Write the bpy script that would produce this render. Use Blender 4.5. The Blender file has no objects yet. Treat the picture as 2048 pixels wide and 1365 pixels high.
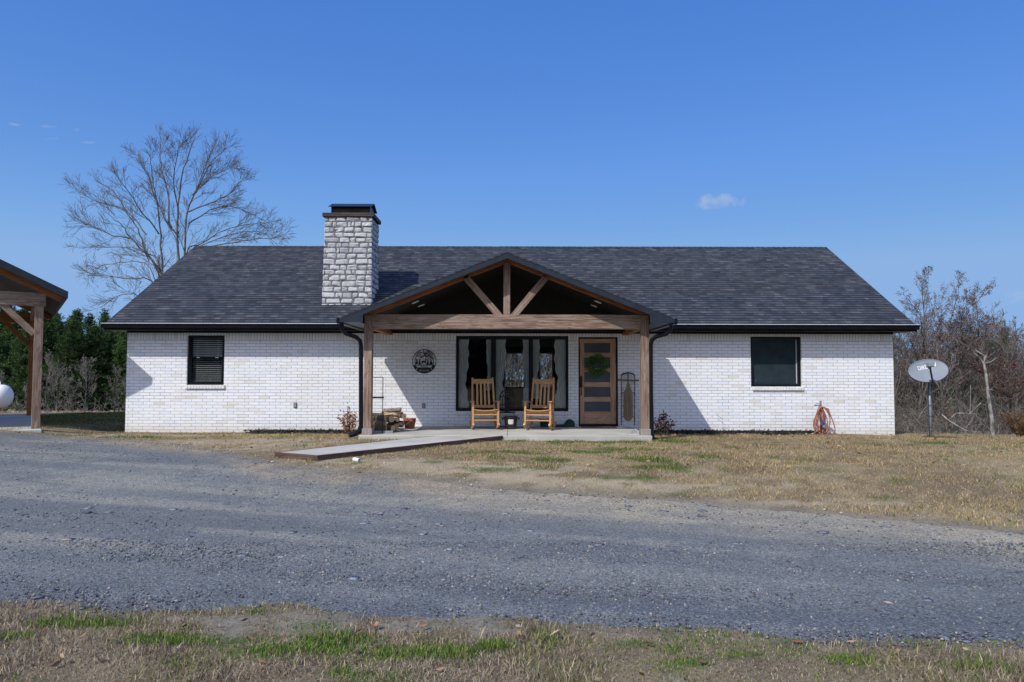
import bpy, bmesh, math, random
import numpy as np
from mathutils import Vector, Matrix

R = math.radians
random.seed(7)
RNG = np.random.default_rng(11)
scene = bpy.context.scene
COL = scene.collection

# ------------------------------------------------------------------ camera
F = 1480.0                       # focal length in pixels of the 2048 px wide photograph
PITCH, ROLL = R(2.69), R(0.107)
CAM = Vector((0.0, -17.94, 1.38))
_f = Vector((0, math.cos(PITCH), math.sin(PITCH)))
_u = Vector((0, -math.sin(PITCH), math.cos(PITCH)))
_r = Vector((1, 0, 0))
_R = _r * math.cos(ROLL) + _u * math.sin(ROLL)
_U = _u * math.cos(ROLL) - _r * math.sin(ROLL)
cd = bpy.data.cameras.new('camera')
cam = bpy.data.objects.new('camera', cd)
COL.objects.link(cam)
cd.sensor_width = 36.0
cd.lens = F / 2048 * 36.0
cd.clip_start, cd.clip_end = 0.05, 4000
m = Matrix((( _R.x, _U.x, -_f.x, CAM.x), (_R.y, _U.y, -_f.y, CAM.y), (_R.z, _U.z, -_f.z, CAM.z), (0, 0, 0, 1)))
cam.matrix_world = m
scene.camera = cam

def ray(px, py):
    return (_R * ((px - 1024) / F) + _U * (-(py - 682.5) / F) + _f)
def P(px, py, Y=0.0):
    d = ray(px, py)
    return CAM + d * ((Y - CAM.y) / d.y)

# ------------------------------------------------------------------ noise and ground height
_tab = np.random.default_rng(3).random((256, 256))
def vnoise(x, y):
    x = np.asarray(x, float); y = np.asarray(y, float)
    xi = np.floor(x).astype(int); yi = np.floor(y).astype(int)
    fx = x - xi; fy = y - yi
    fx = fx * fx * (3 - 2 * fx); fy = fy * fy * (3 - 2 * fy)
    a = _tab[xi & 255, yi & 255]; b = _tab[(xi + 1) & 255, yi & 255]
    c = _tab[xi & 255, (yi + 1) & 255]; d = _tab[(xi + 1) & 255, (yi + 1) & 255]
    return (a * (1 - fx) + b * fx) * (1 - fy) + (c * (1 - fx) + d * fx) * fy
def fbm(x, y, s=1.0, o=4, off=0.0):
    x = np.asarray(x, float) * s + off; y = np.asarray(y, float) * s + off * 1.7
    t = 0; a = 0.5; n = 0
    for i in range(o):
        t = t + a * vnoise(x, y); n += a; a *= 0.5
        x = x * 2.03 + 17.1; y = y * 2.03 + 5.3
    return t / n
def sm(x, a, b):
    t = np.clip((np.asarray(x, float) - a) / (b - a), 0, 1)
    return t * t * (3 - 2 * t)
def gz(x, y):
    x = np.asarray(x, float); y = np.asarray(y, float)
    z = 0.05 * sm(-y, 0.3, 2.5) - 0.17 * sm(-y, 6.3, 9.5)
    z = z + .15 * sm(-x, 9.7, 10.9) * sm(y, -5.5, -1.8) * sm(-y, -9, -6)
    z = z + .035 * sm(-x, -.6, .8) * (1 - sm(-x, 4.2, 5.8)) * sm(y, -8.2, -6.2) * sm(-y, .6, 2.0)
    r = sm(x, 7, 15)
    yy = np.minimum(y, 90)
    back = np.maximum(0.048 * np.maximum(0, yy - 8) * (1 - r), r * 0.06 * np.maximum(0, yy + 3))
    z = z - back + 0.025 * (fbm(x, y, 0.55, 3) - 0.5)
    return z
def gzf(x, y): return float(gz(x, y))
def G(px, py):
    d = ray(px, py); z = 0.0
    for i in range(12):
        p = CAM + d * ((z - CAM.z) / d.z)
        z = gzf(p.x, p.y)
    return p

# ------------------------------------------------------------------ object helpers
ORG = {}
def tag(o, label=None, cat=None, group=None, kind=None):
    if label: o['label'] = label
    if cat: o['category'] = cat
    if group: o['group'] = group
    if kind: o['kind'] = kind
    return o
def thing(name, label, cat, loc=(0, 0, 0), group=None):
    o = bpy.data.objects.new(name, None); COL.objects.link(o)
    o.empty_display_size = 0.1
    o.location = loc
    ORG[o] = Vector(loc)
    return tag(o, label, cat, group)
def link(name, me, parent=None):
    o = bpy.data.objects.new(name, me); COL.objects.link(o)
    if parent is not None:
        o.parent = parent; ORG[o] = ORG[parent]
    else:
        ORG[o] = Vector((0, 0, 0))
    return o
def copy_tree(o, parent=None):
    c = o.copy(); COL.objects.link(c)
    if parent is not None: c.parent = parent
    for ch in list(o.children): copy_tree(ch, c)
    return c

class MB:
    def __init__(s): s.v = []; s.f = []; s.uv = []; s.mi = []
    def face(s, pts, uv=None, mi=0):
        n = len(s.v); s.v.extend(tuple(p) for p in pts)
        s.f.append(list(range(n, n + len(pts)))); s.uv.append(uv); s.mi.append(mi)
    def bar(s, p0, p1, w, h, up=(0, 0, 1), mi=0, uo=None, taper=1.0):
        p0 = Vector(p0); p1 = Vector(p1); a = p1 - p0; L = a.length; a = a / L
        up = Vector(up)
        if abs(a.dot(up)) > 0.98: up = Vector((0, 1, 0))
        sd = a.cross(up).normalized(); up = sd.cross(a).normalized()
        n = len(s.v)
        for p, k in ((p0, 1.0), (p1, taper)):
            for i, j in ((-1, -1), (1, -1), (1, 1), (-1, 1)):
                s.v.append(tuple(p + sd * (w / 2 * i * k) + up * (h / 2 * j * k)))
        o = random.random() * 30 if uo is None else uo
        for k, (i, j) in enumerate(((0, 1), (1, 2), (2, 3), (3, 0))):
            ww = w if k % 2 == 0 else h
            s.f.append([n + i, n + j, n + 4 + j, n + 4 + i]); s.mi.append(mi)
            vo = o * 3 + k * 1.37
            s.uv.append([(o, vo), (o, vo + ww), (o + L, vo + ww), (o + L, vo)])
        s.f.append([n + 3, n + 2, n + 1, n]); s.uv.append([(o, 0), (o + h * .2, 0), (o + h * .2, w), (o, w)]); s.mi.append(mi)
        s.f.append([n + 4, n + 5, n + 6, n + 7]); s.uv.append([(o, 0), (o + h * .2, 0), (o + h * .2, w), (o, w)]); s.mi.append(mi)
    def box(s, x0, x1, y0, y1, z0, z1, mi=0):
        d = (x1 - x0, y1 - y0, z1 - z0)
        k = max(range(3), key=lambda i: d[i])
        c = ((x0 + x1) / 2, (y0 + y1) / 2, (z0 + z1) / 2)
        if k == 0: s.bar((x0, c[1], c[2]), (x1, c[1], c[2]), d[1], d[2], mi=mi)
        elif k == 1: s.bar((c[0], y0, c[2]), (c[0], y1, c[2]), d[0], d[2], mi=mi)
        else: s.bar((c[0], c[1], z0), (c[0], c[1], z1), d[0], d[1], up=(0, 1, 0), mi=mi)
    def tube(s, pts, r, n=8, caps=True, mi=0, squash=1.0):
        pts = [Vector(p) for p in pts]; m_ = len(pts)
        rr = r if hasattr(r, '__len__') else [r] * m_
        base = len(s.v); prev = None
        for i, p in enumerate(pts):
            t = (pts[min(i + 1, m_ - 1)] - pts[max(i - 1, 0)])
            t = t.normalized() if t.length > 1e-9 else Vector((0, 0, 1))
            ref = prev if prev is not None else (Vector((0, 0, 1)) if abs(t.z) < 0.9 else Vector((1, 0, 0)))
            a = (ref - t * ref.dot(t))
            a = a.normalized() if a.length > 1e-6 else t.orthogonal().normalized()
            prev = a; b = t.cross(a)
            for k in range(n):
                q = 2 * math.pi * (k + .5) / n
                s.v.append(tuple(p + a * (math.cos(q) * rr[i]) + b * (math.sin(q) * rr[i] * squash)))
        L = 0
        for i in range(m_ - 1):
            dl = (pts[i + 1] - pts[i]).length
            for k in range(n):
                k2 = (k + 1) % n
                s.f.append([base + i * n + k, base + i * n + k2, base + (i + 1) * n + k2, base + (i + 1) * n + k])
                s.uv.append([(L, k * .1), (L, k * .1 + .1), (L + dl, k * .1 + .1), (L + dl, k * .1)]); s.mi.append(mi)
            L += dl
        if caps:
            s.f.append([base + k for k in range(n)][::-1]); s.uv.append(None); s.mi.append(mi if caps is True else caps)
            s.f.append([base + (m_ - 1) * n + k for k in range(n)]); s.uv.append(None); s.mi.append(mi if caps is True else caps)
    def lathe(s, prof, n=20, c=(0, 0, 0), mi=0):
        base = len(s.v)
        for r_, z in prof:
            for k in range(n):
                q = 2 * math.pi * k / n
                s.v.append((c[0] + r_ * math.cos(q), c[1] + r_ * math.sin(q), c[2] + z))
        for i in range(len(prof) - 1):
            for k in range(n):
                k2 = (k + 1) % n
                s.f.append([base + i * n + k, base + i * n + k2, base + (i + 1) * n + k2, base + (i + 1) * n + k]); s.uv.append(None); s.mi.append(mi)
    def prism(s, poly, y0, y1, mi=0):
        """polygon in x,z extruded from y0 to y1"""
        n = len(poly)
        s.face([(x, y0, z) for x, z in poly], [(x, z) for x, z in poly], mi)
        s.face([(x, y1, z) for x, z in poly][::-1], [(x, z) for x, z in poly][::-1], mi)
        for i in range(n):
            a = poly[i]; b = poly[(i + 1) % n]
            s.face([(a[0], y0, a[1]), (a[0], y1, a[1]), (b[0], y1, b[1]), (b[0], y0, b[1])], None, mi)
    def add(s, o, M=None):
        n = len(s.v)
        s.v.extend(tuple(M @ Vector(p)) for p in o.v) if M is not None else s.v.extend(o.v)
        s.f.extend([[i + n for i in f] for f in o.f]); s.uv.extend(o.uv); s.mi.extend(o.mi)
    def build(s, name, mats, parent=None, bevel=0, smooth=False, weld=False):
        if not isinstance(mats, (list, tuple)): mats = [mats]
        off = ORG[parent] if parent is not None else Vector((0, 0, 0))
        me = bpy.data.meshes.new(name)
        me.from_pydata([(p[0] - off.x, p[1] - off.y, p[2] - off.z) for p in s.v], [], s.f)
        for mt in mats: me.materials.append(mt)
        me.polygons.foreach_set('material_index', s.mi)
        if any(u is not None for u in s.uv):
            ul = me.uv_layers.new(name='UVMap')
            flat = []
            for f, u in zip(s.f, s.uv):
                if u is None: u = [(s.v[i][0] + s.v[i][1], s.v[i][2]) for i in f]
                for a in u: flat.extend(a)
            ul.data.foreach_set('uv', flat)
        bm = bmesh.new(); bm.from_mesh(me)
        if weld: bmesh.ops.remove_doubles(bm, verts=bm.verts, dist=1e-5)
        if weld or not any(len(f) > 4 and False for f in s.f):
            bmesh.ops.recalc_face_normals(bm, faces=bm.faces)
        if bevel:
            es = [e for e in bm.edges if len(e.link_faces) == 2 and e.calc_face_angle(0) > 0.6]
            bmesh.ops.bevel(bm, geom=es, offset=bevel, segments=1, affect='EDGES', profile=0.5)
        bm.to_mesh(me); bm.free()
        if smooth: me.polygons.foreach_set('use_smooth', [True] * len(me.polygons))
        me.update()
        return link(name, me, parent)

def npmesh(name, V, Fc, mat, parent=None, cols=None, smooth=False):
    """mesh from numpy arrays: V (n,3), Fc (m,k)"""
    V = np.asarray(V, np.float32); Fc = np.asarray(Fc, np.int32)
    if parent is not None: V = V - np.array(ORG[parent], np.float32)
    me = bpy.data.meshes.new(name)
    k = Fc.shape[1]
    me.vertices.add(len(V)); me.vertices.foreach_set('co', V.ravel())
    me.loops.add(Fc.size); me.loops.foreach_set('vertex_index', Fc.ravel())
    me.polygons.add(len(Fc)); me.polygons.foreach_set('loop_start', np.arange(0, Fc.size, k, dtype=np.int32))
    if smooth: me.polygons.foreach_set('use_smooth', np.ones(len(Fc), bool))
    me.materials.append(mat)
    if cols is not None:
        at = me.color_attributes.new('Col', 'FLOAT_COLOR', 'POINT')
        c = np.ones((len(V), 4), np.float32); c[:, :3] = cols
        at.data.foreach_set('color', c.ravel())
    me.update(calc_edges=True); me.validate()
    return link(name, me, parent)

# ------------------------------------------------------------------ materials
class NT:
    def __init__(s, name):
        s.m = bpy.data.materials.new(name); s.m.use_nodes = True
        s.t = s.m.node_tree; s.t.nodes.clear()
        s.out = s.n('ShaderNodeOutputMaterial')
    def n(s, typ, **kw):
        nd = s.t.nodes.new(typ)
        for k, v in kw.items(): setattr(nd, k, v)
        return nd
    def l(s, a, b): s.t.links.new(a, b)
    def coord(s, kind='Object'): return s.n('ShaderNodeTexCoord').outputs[kind]
    def mapping(s, src, scale=(1, 1, 1), loc=(0, 0, 0), rot=(0, 0, 0)):
        mp = s.n('ShaderNodeMapping'); s.l(src, mp.inputs[0])
        mp.inputs['Scale'].default_value = scale; mp.inputs['Location'].default_value = loc; mp.inputs['Rotation'].default_value = rot
        return mp.outputs[0]
    def noise(s, vec, scale=5, detail=4, rough=.55, dist=0):
        nd = s.n('ShaderNodeTexNoise'); s.l(vec, nd.inputs['Vector'])
        nd.inputs['Scale'].default_value = scale; nd.inputs['Detail'].default_value = detail
        nd.inputs['Roughness'].default_value = rough; nd.inputs['Distortion'].default_value = dist
        return nd.outputs['Fac']
    def vor(s, vec, scale=5, feat='F1', out='Distance'):
        nd = s.n('ShaderNodeTexVoronoi', feature=feat); s.l(vec, nd.inputs['Vector']); nd.inputs['Scale'].default_value = scale
        return nd.outputs[out]
    def ramp(s, fac, stops):
        nd = s.n('ShaderNodeValToRGB'); s.l(fac, nd.inputs[0]); e = nd.color_ramp.elements
        while len(e) < len(stops): e.new(0.5)
        for el, (p, c) in zip(e, stops):
            el.position = p; el.color = (c[0], c[1], c[2], 1) if hasattr(c, '__len__') else (c, c, c, 1)
        return nd.outputs[0]
    def mix(s, a, b, fac=.5, mode='MIX'):
        nd = s.n('ShaderNodeMix', data_type='RGBA', blend_type=mode)
        for src, i in ((fac, 0), (a, 6), (b, 7)):
            if hasattr(src, 'links'): s.l(src, nd.inputs[i])
            elif i == 0: nd.inputs[0].default_value = src
            else: nd.inputs[i].default_value = (*src, 1) if hasattr(src, '__len__') else (src, src, src, 1)
        return nd.outputs[2]
    def math(s, op, a, b=0.0, clamp=False):
        nd = s.n('ShaderNodeMath', operation=op, use_clamp=clamp)
        for src, i in ((a, 0), (b, 1)):
            if hasattr(src, 'links'): s.l(src, nd.inputs[i])
            else: nd.inputs[i].default_value = src
        return nd.outputs[0]
    def bump(s, h, strength=.3, dist=.01):
        nd = s.n('ShaderNodeBump'); s.l(h, nd.inputs['Height'])
        nd.inputs['Strength'].default_value = strength; nd.inputs['Distance'].default_value = dist
        return nd.outputs[0]
    def done(s, col, rough=.8, normal=None, metal=0, spec=.3, trans=None):
        b = s.n('ShaderNodeBsdfPrincipled')
        for src, key in ((col, 'Base Color'), (rough, 'Roughness'), (metal, 'Metallic'), (spec, 'Specular IOR Level')):
            if hasattr(src, 'links'): s.l(src, b.inputs[key])
            else: b.inputs[key].default_value = (*src, 1) if hasattr(src, '__len__') else src
        if normal is not None: s.l(normal, b.inputs['Normal'])
        sh = b.outputs[0]
        if trans:
            tr = s.n('ShaderNodeBsdfTranslucent')
            if hasattr(col, 'links'): s.l(col, tr.inputs[0])
            else: tr.inputs[0].default_value = (*col, 1)
            mx = s.n('ShaderNodeMixShader'); mx.inputs[0].default_value = trans
            s.l(sh, mx.inputs[1]); s.l(tr.outputs[0], mx.inputs[2]); sh = mx.outputs[0]
        s.l(sh, s.out.inputs[0])
        return s.m

def mat_noise(name, c1, c2, scale=8, rough=.7, bump=.15, spec=.3, metal=0, stretch=(1, 1, 1), lo=.35, hi=.65, detail=5, bd=.01):
    t = NT(name); v = t.mapping(t.coord(), stretch)
    f = t.noise(v, scale, detail)
    c = t.ramp(f, [(lo, c1), (hi, c2)])
    f2 = t.noise(v, scale * 6, 3)
    return t.done(c, rough, t.bump(f2, bump, bd), metal, spec)

def mat_wood(name, c_dark, c_mid, c_light, rough=.75, grain=1.0):
    t = NT(name); uv = t.coord('UV')
    broad = t.noise(t.mapping(uv, (.9, 7, 1)), 1.0, 2, .5, .4)
    rings = t.math('FRACT', t.math('MULTIPLY', broad, 9.0))
    fine = t.noise(t.mapping(uv, (1.6, 34, 1)), 1.0, 5, .65)
    kn = t.vor(t.mapping(uv, (1.1, 3.3, 1)), 1.0)
    c = t.ramp(fine, [(.34, c_dark), (.5, c_mid), (.66, c_light)])
    c = t.mix(c, c_dark, t.math('MULTIPLY', t.ramp(rings, [(.0, 1), (.22, 0), (.85, 0), (1, .8)]), .75 * grain))
    c = t.mix(c, tuple(x * .45 for x in c_dark), t.ramp(kn, [(.03, .85), (.075, 0)]))
    wob = t.noise(t.mapping(uv, (1, 1, 1)), 1.6, 3)
    c = t.mix(c, c_light, t.math('MULTIPLY', t.ramp(wob, [(.45, 0), (.7, 1)]), .4))
    return t.done(c, rough, t.bump(fine, .35, .004), 0, .25)

def mat_glass(name, tint=(.96, .98, .97), rough=0.0, ior=1.5):
    t = NT(name)
    lw = t.n('ShaderNodeLayerWeight'); fr = t.math('ADD', t.math('MULTIPLY', t.math('POWER', lw.outputs['Facing'], 5.0), .90), .045)
    tr = t.n('ShaderNodeBsdfTransparent'); tr.inputs[0].default_value = (*tint, 1)
    gl = t.n('ShaderNodeBsdfGlossy'); gl.inputs['Roughness'].default_value = rough
    mx = t.n('ShaderNodeMixShader'); t.l(fr, mx.inputs[0])
    t.l(tr.outputs[0], mx.inputs[1]); t.l(gl.outputs[0], mx.inputs[2]); t.l(mx.outputs[0], t.out.inputs[0])
    return t.m

def mat_island(name, stops, rough=.7, trans=None, scale=14, amt=.25, spec=.2, objvar=0.0, bump=.1):
    """colour picked per loose piece (leaf, stone, chip)"""
    t = NT(name); g = t.n('ShaderNodeNewGeometry').outputs['Random Per Island']
    c = t.ramp(g, stops)
    nz = t.noise(t.coord(), scale, 3)
    c = t.mix(c, t.ramp(nz, [(.3, .45), (.7, 1.0)]), amt, 'MULTIPLY')
    if objvar:
        rn = t.n('ShaderNodeObjectInfo').outputs['Random']
        c = t.mix(c, t.ramp(rn, [(0, (1 - objvar, 1 - objvar, 1 - objvar)), (1, (1, 1, 1))]), 1.0, 'MULTIPLY')
    return t.done(c, rough, t.bump(nz, bump, .01), 0, spec, trans)

def mat_attr(name, scale=40, lo=.55, rough=.95, bump=.3, bd=.02, vor=False):
    t = NT(name); at = t.n('ShaderNodeAttribute'); at.attribute_name = 'Col'
    v = t.coord(); nz = t.noise(v, scale, 5, .65)
    c = t.mix(at.outputs[0], t.ramp(nz, [(.3, lo), (.72, 1.15)]), 1.0, 'MULTIPLY')
    h = nz
    if vor:
        vc = t.vor(v, 85, out='Color'); vd = t.vor(v, 85)
        bw = t.n('ShaderNodeSeparateColor'); t.l(vc, bw.inputs[0])
        c = t.mix(c, t.ramp(bw.outputs[0], [(0, .5), (.5, .95), (.9, 1.15), (1, 1.75)]), 1.0, 'MULTIPLY')
        tint = t.mix((.95, .98, 1.06), (1.16, 1.02, .84), bw.outputs[1])
        c = t.mix(c, tint, .6, 'MULTIPLY')
        h = t.math('ADD', t.math('MULTIPLY', vd, -1.2), nz)
    return t.done(c, rough, t.bump(h, bump, bd), 0, .2)

def mat_brick(name, soldier=False):
    t = NT(name); sx = t.n('ShaderNodeSeparateXYZ'); t.l(t.coord(), sx.inputs[0])
    xy = t.math('ADD', sx.outputs[0], sx.outputs[1])
    wob = t.math('MULTIPLY', t.math('SUBTRACT', t.noise(t.coord(), 4.5, 2), .5), .012)
    z = t.math('ADD', sx.outputs[2], wob)
    cb = t.n('ShaderNodeCombineXYZ')
    if soldier:
        t.l(t.math('SUBTRACT', z, 2.235), cb.inputs[0]); t.l(t.math('ADD', xy, wob), cb.inputs[1])
    else:
        t.l(t.math('ADD', xy, wob), cb.inputs[0]); t.l(t.math('ADD', z, .0105), cb.inputs[1])
    b = t.n('ShaderNodeTexBrick'); t.l(cb.outputs[0], b.inputs['Vector'])
    b.offset = 0.0 if soldier else 0.42
    b.inputs['Scale'].default_value = 1; b.inputs['Brick Width'].default_value = .2545; b.inputs['Row Height'].default_value = .0745
    b.inputs['Mortar Size'].default_value = .0055; b.inputs['Mortar Smooth'].default_value = .25
    b.inputs['Color1'].default_value = (0, 0, 0, 1); b.inputs['Color2'].default_value = (1, 1, 1, 1); b.inputs['Mortar'].default_value = (.5, .5, .5, 1)
    rnd = b.outputs['Color']
    c = t.ramp(rnd, [(0, (.67, .64, .585)), (.05, (.73, .715, .69)), (.16, (.775, .775, .775)), (.6, (.795, .805, .825)), (1, (.72, .74, .785))])
    blot = t.noise(t.mapping(t.coord(), (1, 1, 1.8)), 1.1, 5, .6)
    c = t.mix(c, (.93, .89, .82), t.math('MULTIPLY', t.ramp(blot, [(.5, 0), (.72, 1)]), .55), 'MULTIPLY')
    sp = t.noise(t.mapping(t.coord(), (1, 1, 2.5)), 30, 4, .7)
    c = t.mix(c, t.ramp(sp, [(.3, .80), (.55, 1)]), .8, 'MULTIPLY')
    wear = t.noise(t.coord(), 3.0, 4, .6)
    mort = t.mix((.27, .27, .28), (.55, .54, .52), t.ramp(wear, [(.35, 0), (.7, 1)]))
    c = t.mix(c, mort, b.outputs['Fac'])
    low = t.ramp(t.math('ADD', sx.outputs[2], t.math('MULTIPLY', blot, .3)), [(.1, 1), (.42, 0)])
    c = t.mix(c, (.82, .74, .62), t.math('MULTIPLY', low, .8), 'MULTIPLY')
    h = t.math('SUBTRACT', t.math('MULTIPLY', sp, .35), b.outputs['Fac'])
    return t.done(c, .75, t.bump(h, .7, .006), 0, .25)

def mat_shingle(name, slope, axis=0):
    """axis 0: courses run along x, 1: along y"""
    t = NT(name); sx = t.n('ShaderNodeSeparateXYZ'); t.l(t.coord(), sx.inputs[0])
    zz = t.math('DIVIDE', t.math('SUBTRACT', sx.outputs[2], 2.586 if axis == 0 else 2.53), math.sin(math.atan(slope)))
    def brick(w, off, h=.143, mort=.0035):
        cb = t.n('ShaderNodeCombineXYZ'); t.l(t.math('ADD', sx.outputs[axis], off), cb.inputs[0]); t.l(zz, cb.inputs[1])
        b = t.n('ShaderNodeTexBrick'); t.l(cb.outputs[0], b.inputs['Vector']); b.offset = .37; b.squash = 1.35; b.squash_frequency = 3
        b.inputs['Scale'].default_value = 1; b.inputs['Brick Width'].default_value = w; b.inputs['Row Height'].default_value = h
        b.inputs['Mortar Size'].default_value = mort; b.inputs['Mortar Smooth'].default_value = .3
        b.inputs['Color1'].default_value = (0, 0, 0, 1); b.inputs['Color2'].default_value = (1, 1, 1, 1); b.inputs['Mortar'].default_value = (.2, .2, .2, 1)
        return b.outputs['Color'], b.outputs['Fac']
    a, fa = brick(.145, 0.0); b_, fb = brick(.235, .11)
    s_ = t.math('ADD', t.math('MULTIPLY', a, .5), t.math('MULTIPLY', b_, .5))
    c = t.ramp(s_, [(.05, (.026, .031, .039)), (.35, (.041, .048, .059)), (.55, (.056, .064, .077)), (.75, (.076, .082, .092)), (.97, (.125, .128, .132))])
    gr = t.noise(t.coord(), 220, 3, .7); big = t.noise(t.coord(), .6, 4, .6)
    c = t.mix(c, t.ramp(gr, [(.3, .6), (.7, 1.3)]), .6, 'MULTIPLY')
    c = t.mix(c, t.ramp(big, [(.3, .85), (.7, 1.08)]), .5, 'MULTIPLY')
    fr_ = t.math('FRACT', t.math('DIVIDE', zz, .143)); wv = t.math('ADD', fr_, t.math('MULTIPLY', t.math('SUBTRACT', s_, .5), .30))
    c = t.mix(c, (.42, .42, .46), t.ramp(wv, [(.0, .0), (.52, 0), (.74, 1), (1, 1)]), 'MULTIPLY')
    h = t.math('ADD', t.math('MULTIPLY', s_, .8), t.math('MULTIPLY', gr, .3))
    return t.done(c, .9, t.bump(h, .6, .008), 0, .2)

M = {}
M['brick'] = mat_brick('white brick'); M['soldier'] = mat_brick('white soldier brick', True)
MS = .555; PS = .395
M['shingle'] = mat_shingle('shingle main', MS, 0); M['shingle_p'] = mat_shingle('shingle porch', PS, 1)
M['black'] = mat_noise('black painted metal', (.004, .005, .008), (.007, .009, .013), 5, .30, .05, .2)
M['fascia'] = mat_noise('dark fascia', (.011, .017, .027), (.017, .025, .037), 4, .45, .1, .3)
M['soffit'] = mat_noise('black ceiling boards', (.008, .008, .008), (.017, .016, .016), 6, .6, .1, .25, stretch=(14, .5, 1))
M['glint'] = mat_noise('drip edge metal', (.55, .56, .58), (.66, .67, .68), 6, .35, .05, .5)  # light tone stands for the sun glint along the gutter lip
M['cedar'] = mat_wood('weathered cedar', (.095, .056, .037), (.225, .152, .110), (.34, .258, .200))
M['cedar_red'] = mat_wood('stained cedar', (.15, .052, .017), (.29, .112, .040), (.40, .18, .075))
M['cedar_grey'] = mat_wood('grey cedar trim', (.20, .17, .15), (.28, .24, .215), (.35, .31, .285), grain=.4)
M['door'] = mat_wood('door wood', (.27, .145, .078), (.43, .255, .15), (.55, .36, .23), .5)
M['chairwood'] = mat_wood('chair wood', (.33, .16, .06), (.50, .275, .112), (.64, .39, .195), .45, .5)
M['board'] = mat_wood('edging board', (.05, .028, .021), (.095, .055, .042), (.15, .09, .07))
M['glass'] = mat_glass('window glass'); M['glass_dark'] = mat_glass('screened glass', (.70, .71, .71), .05)
M['lite'] = mat_noise('dark door glass', (.040, .052, .068), (.060, .074, .092), 3, .3, .02, .5)
M['concrete'] = mat_noise('concrete', (.37, .355, .31), (.49, .475, .42), 1.6, .85, .25, .2, detail=9)
M['white'] = mat_noise('white trim', (.72, .72, .70), (.82, .82, .80), 6, .5, .05)
M['blind'] = mat_noise('window blind', (.74, .76, .75), (.82, .83, .82), 3, .6, .05)
M['shade'] = mat_noise('dark roller shade', (.016, .027, .037), (.028, .042, .055), 5, .8, .1)
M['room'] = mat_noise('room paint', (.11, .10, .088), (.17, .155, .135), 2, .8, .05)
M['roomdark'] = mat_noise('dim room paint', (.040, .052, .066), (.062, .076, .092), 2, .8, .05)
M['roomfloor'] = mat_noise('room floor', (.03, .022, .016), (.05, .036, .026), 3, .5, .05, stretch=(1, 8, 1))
M['stone'] = mat_island('chimney stone', [(0, (.36, .37, .38)), (.3, (.48, .485, .48)), (.7, (.57, .57, .56)), (1, (.42, .43, .445))], .85, None, 16, .5, bump=1.0)
M['mortar'] = mat_noise('dark mortar', (.10, .10, .10), (.17, .17, .165), 20, .95, .5)
M['capwood'] = mat_wood('chimney cap wood', (.028, .021, .018), (.058, .042, .034), (.10, .075, .062))
M['grey'] = mat_noise('grey box', (.19, .20, .21), (.25, .26, .27), 8, .5, .05)
M['iron'] = mat_noise('black iron', (.008, .008, .009), (.018, .017, .016), 20, .55, .2, .4)
M['signlight'] = mat_noise('pale letters', (.35, .36, .37), (.42, .43, .44), 20, .6, .05)
M['bucket'] = mat_noise('black bucket plastic', (.010, .010, .012), (.016, .016, .018), 9, .35, .05, .5)
M['paper'] = mat_noise('pale label paper', (.50, .50, .47), (.66, .66, .63), 30, .7, .05)
M['greenplastic'] = mat_noise('dark green plastic', (.014, .035, .026), (.022, .05, .036), 9, .45, .08)
M['mat'] = mat_noise('door mat', (.05, .022, .014), (.16, .10, .06), 14, .95, .5, stretch=(1, 4, 1))
M['sledwood'] = mat_wood('old sled wood', (.10, .06, .035), (.19, .125, .075), (.27, .19, .12))
M['rust'] = mat_noise('rusty iron', (.020, .014, .012), (.055, .032, .022), 18, .7, .3)
M['ornament'] = mat_noise('grey stone', (.26, .26, .26), (.40, .40, .39), 25, .9, .4)
M['redbag'] = mat_noise('red brown sack', (.24, .055, .026), (.40, .12, .06), 14, .55, .5, bd=.03)
M['hose'] = mat_noise('terracotta hose', (.27, .095, .065), (.40, .175, .125), 9, .5, .1)
M['blue'] = mat_noise('blue fitting', (.02, .06, .22), (.05, .12, .35), 9, .4, .05)
M['steel'] = mat_noise('galvanised pole', (.16, .19, .235), (.24, .275, .32), 9, .5, .1, .4, .2)
M['dish'] = mat_noise('dish grey paint', (.20, .225, .25), (.24, .265, .29), 3, .55, .04)
M['tank'] = mat_noise('white tank paint', (.68, .69, .71), (.78, .79, .80), 3, .4, .05)
M['bark'] = mat_noise('grey bark', (.055, .048, .042), (.15, .13, .115), 7, .95, .6, stretch=(1, 1, .25))
M['twig'] = mat_noise('twig bark', (.075, .061, .050), (.155, .130, .105), 5, .95, .2)
M['paletwig'] = mat_noise('pale twig bark', (.14, .125, .108), (.29, .262, .23), 3, .95, .2)
M['whitebark'] = mat_noise('pale mottled bark', (.10, .092, .08), (.36, .34, .31), 7, .9, .3, stretch=(1, 1, .5))
M['bud'] = mat_island('red buds', [(0, (.075, .035, .032)), (.5, (.125, .058, .05)), (1, (.18, .105, .08))], .85, .25)
M['pine'] = mat_island('pine needles', [(0, (.020, .058, .018)), (.35, (.050, .118, .030)), (.75, (.105, .19, .050)), (1, (.17, .25, .08))], .8, .25, objvar=.55)
M['logbark'] = mat_island('log bark', [(0, (.05, .032, .022)), (.5, (.10, .066, .045)), (1, (.17, .125, .09))], .95, None, 30, .7, bump=1.0)
M['logend'] = mat_island('cut log end', [(0, (.32, .19, .10)), (.5, (.45, .30, .17)), (1, (.56, .41, .26))], .9, None, 40, .6)
M['palebark'] = mat_noise('pale log bark', (.16, .13, .11), (.34, .30, .26), 22, .95, .8)
M['leaf_orange'] = mat_island('copper leaves', [(0, (.11, .035, .018)), (.35, (.30, .11, .035)), (.7, (.46, .21, .08)), (1, (.60, .40, .24))], .6, .3)
M['leaf_red'] = mat_island('dark red leaves', [(0, (.030, .016, .016)), (.5, (.085, .032, .024)), (.85, (.17, .06, .03)), (1, (.26, .12, .06))], .5, .25)
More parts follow.
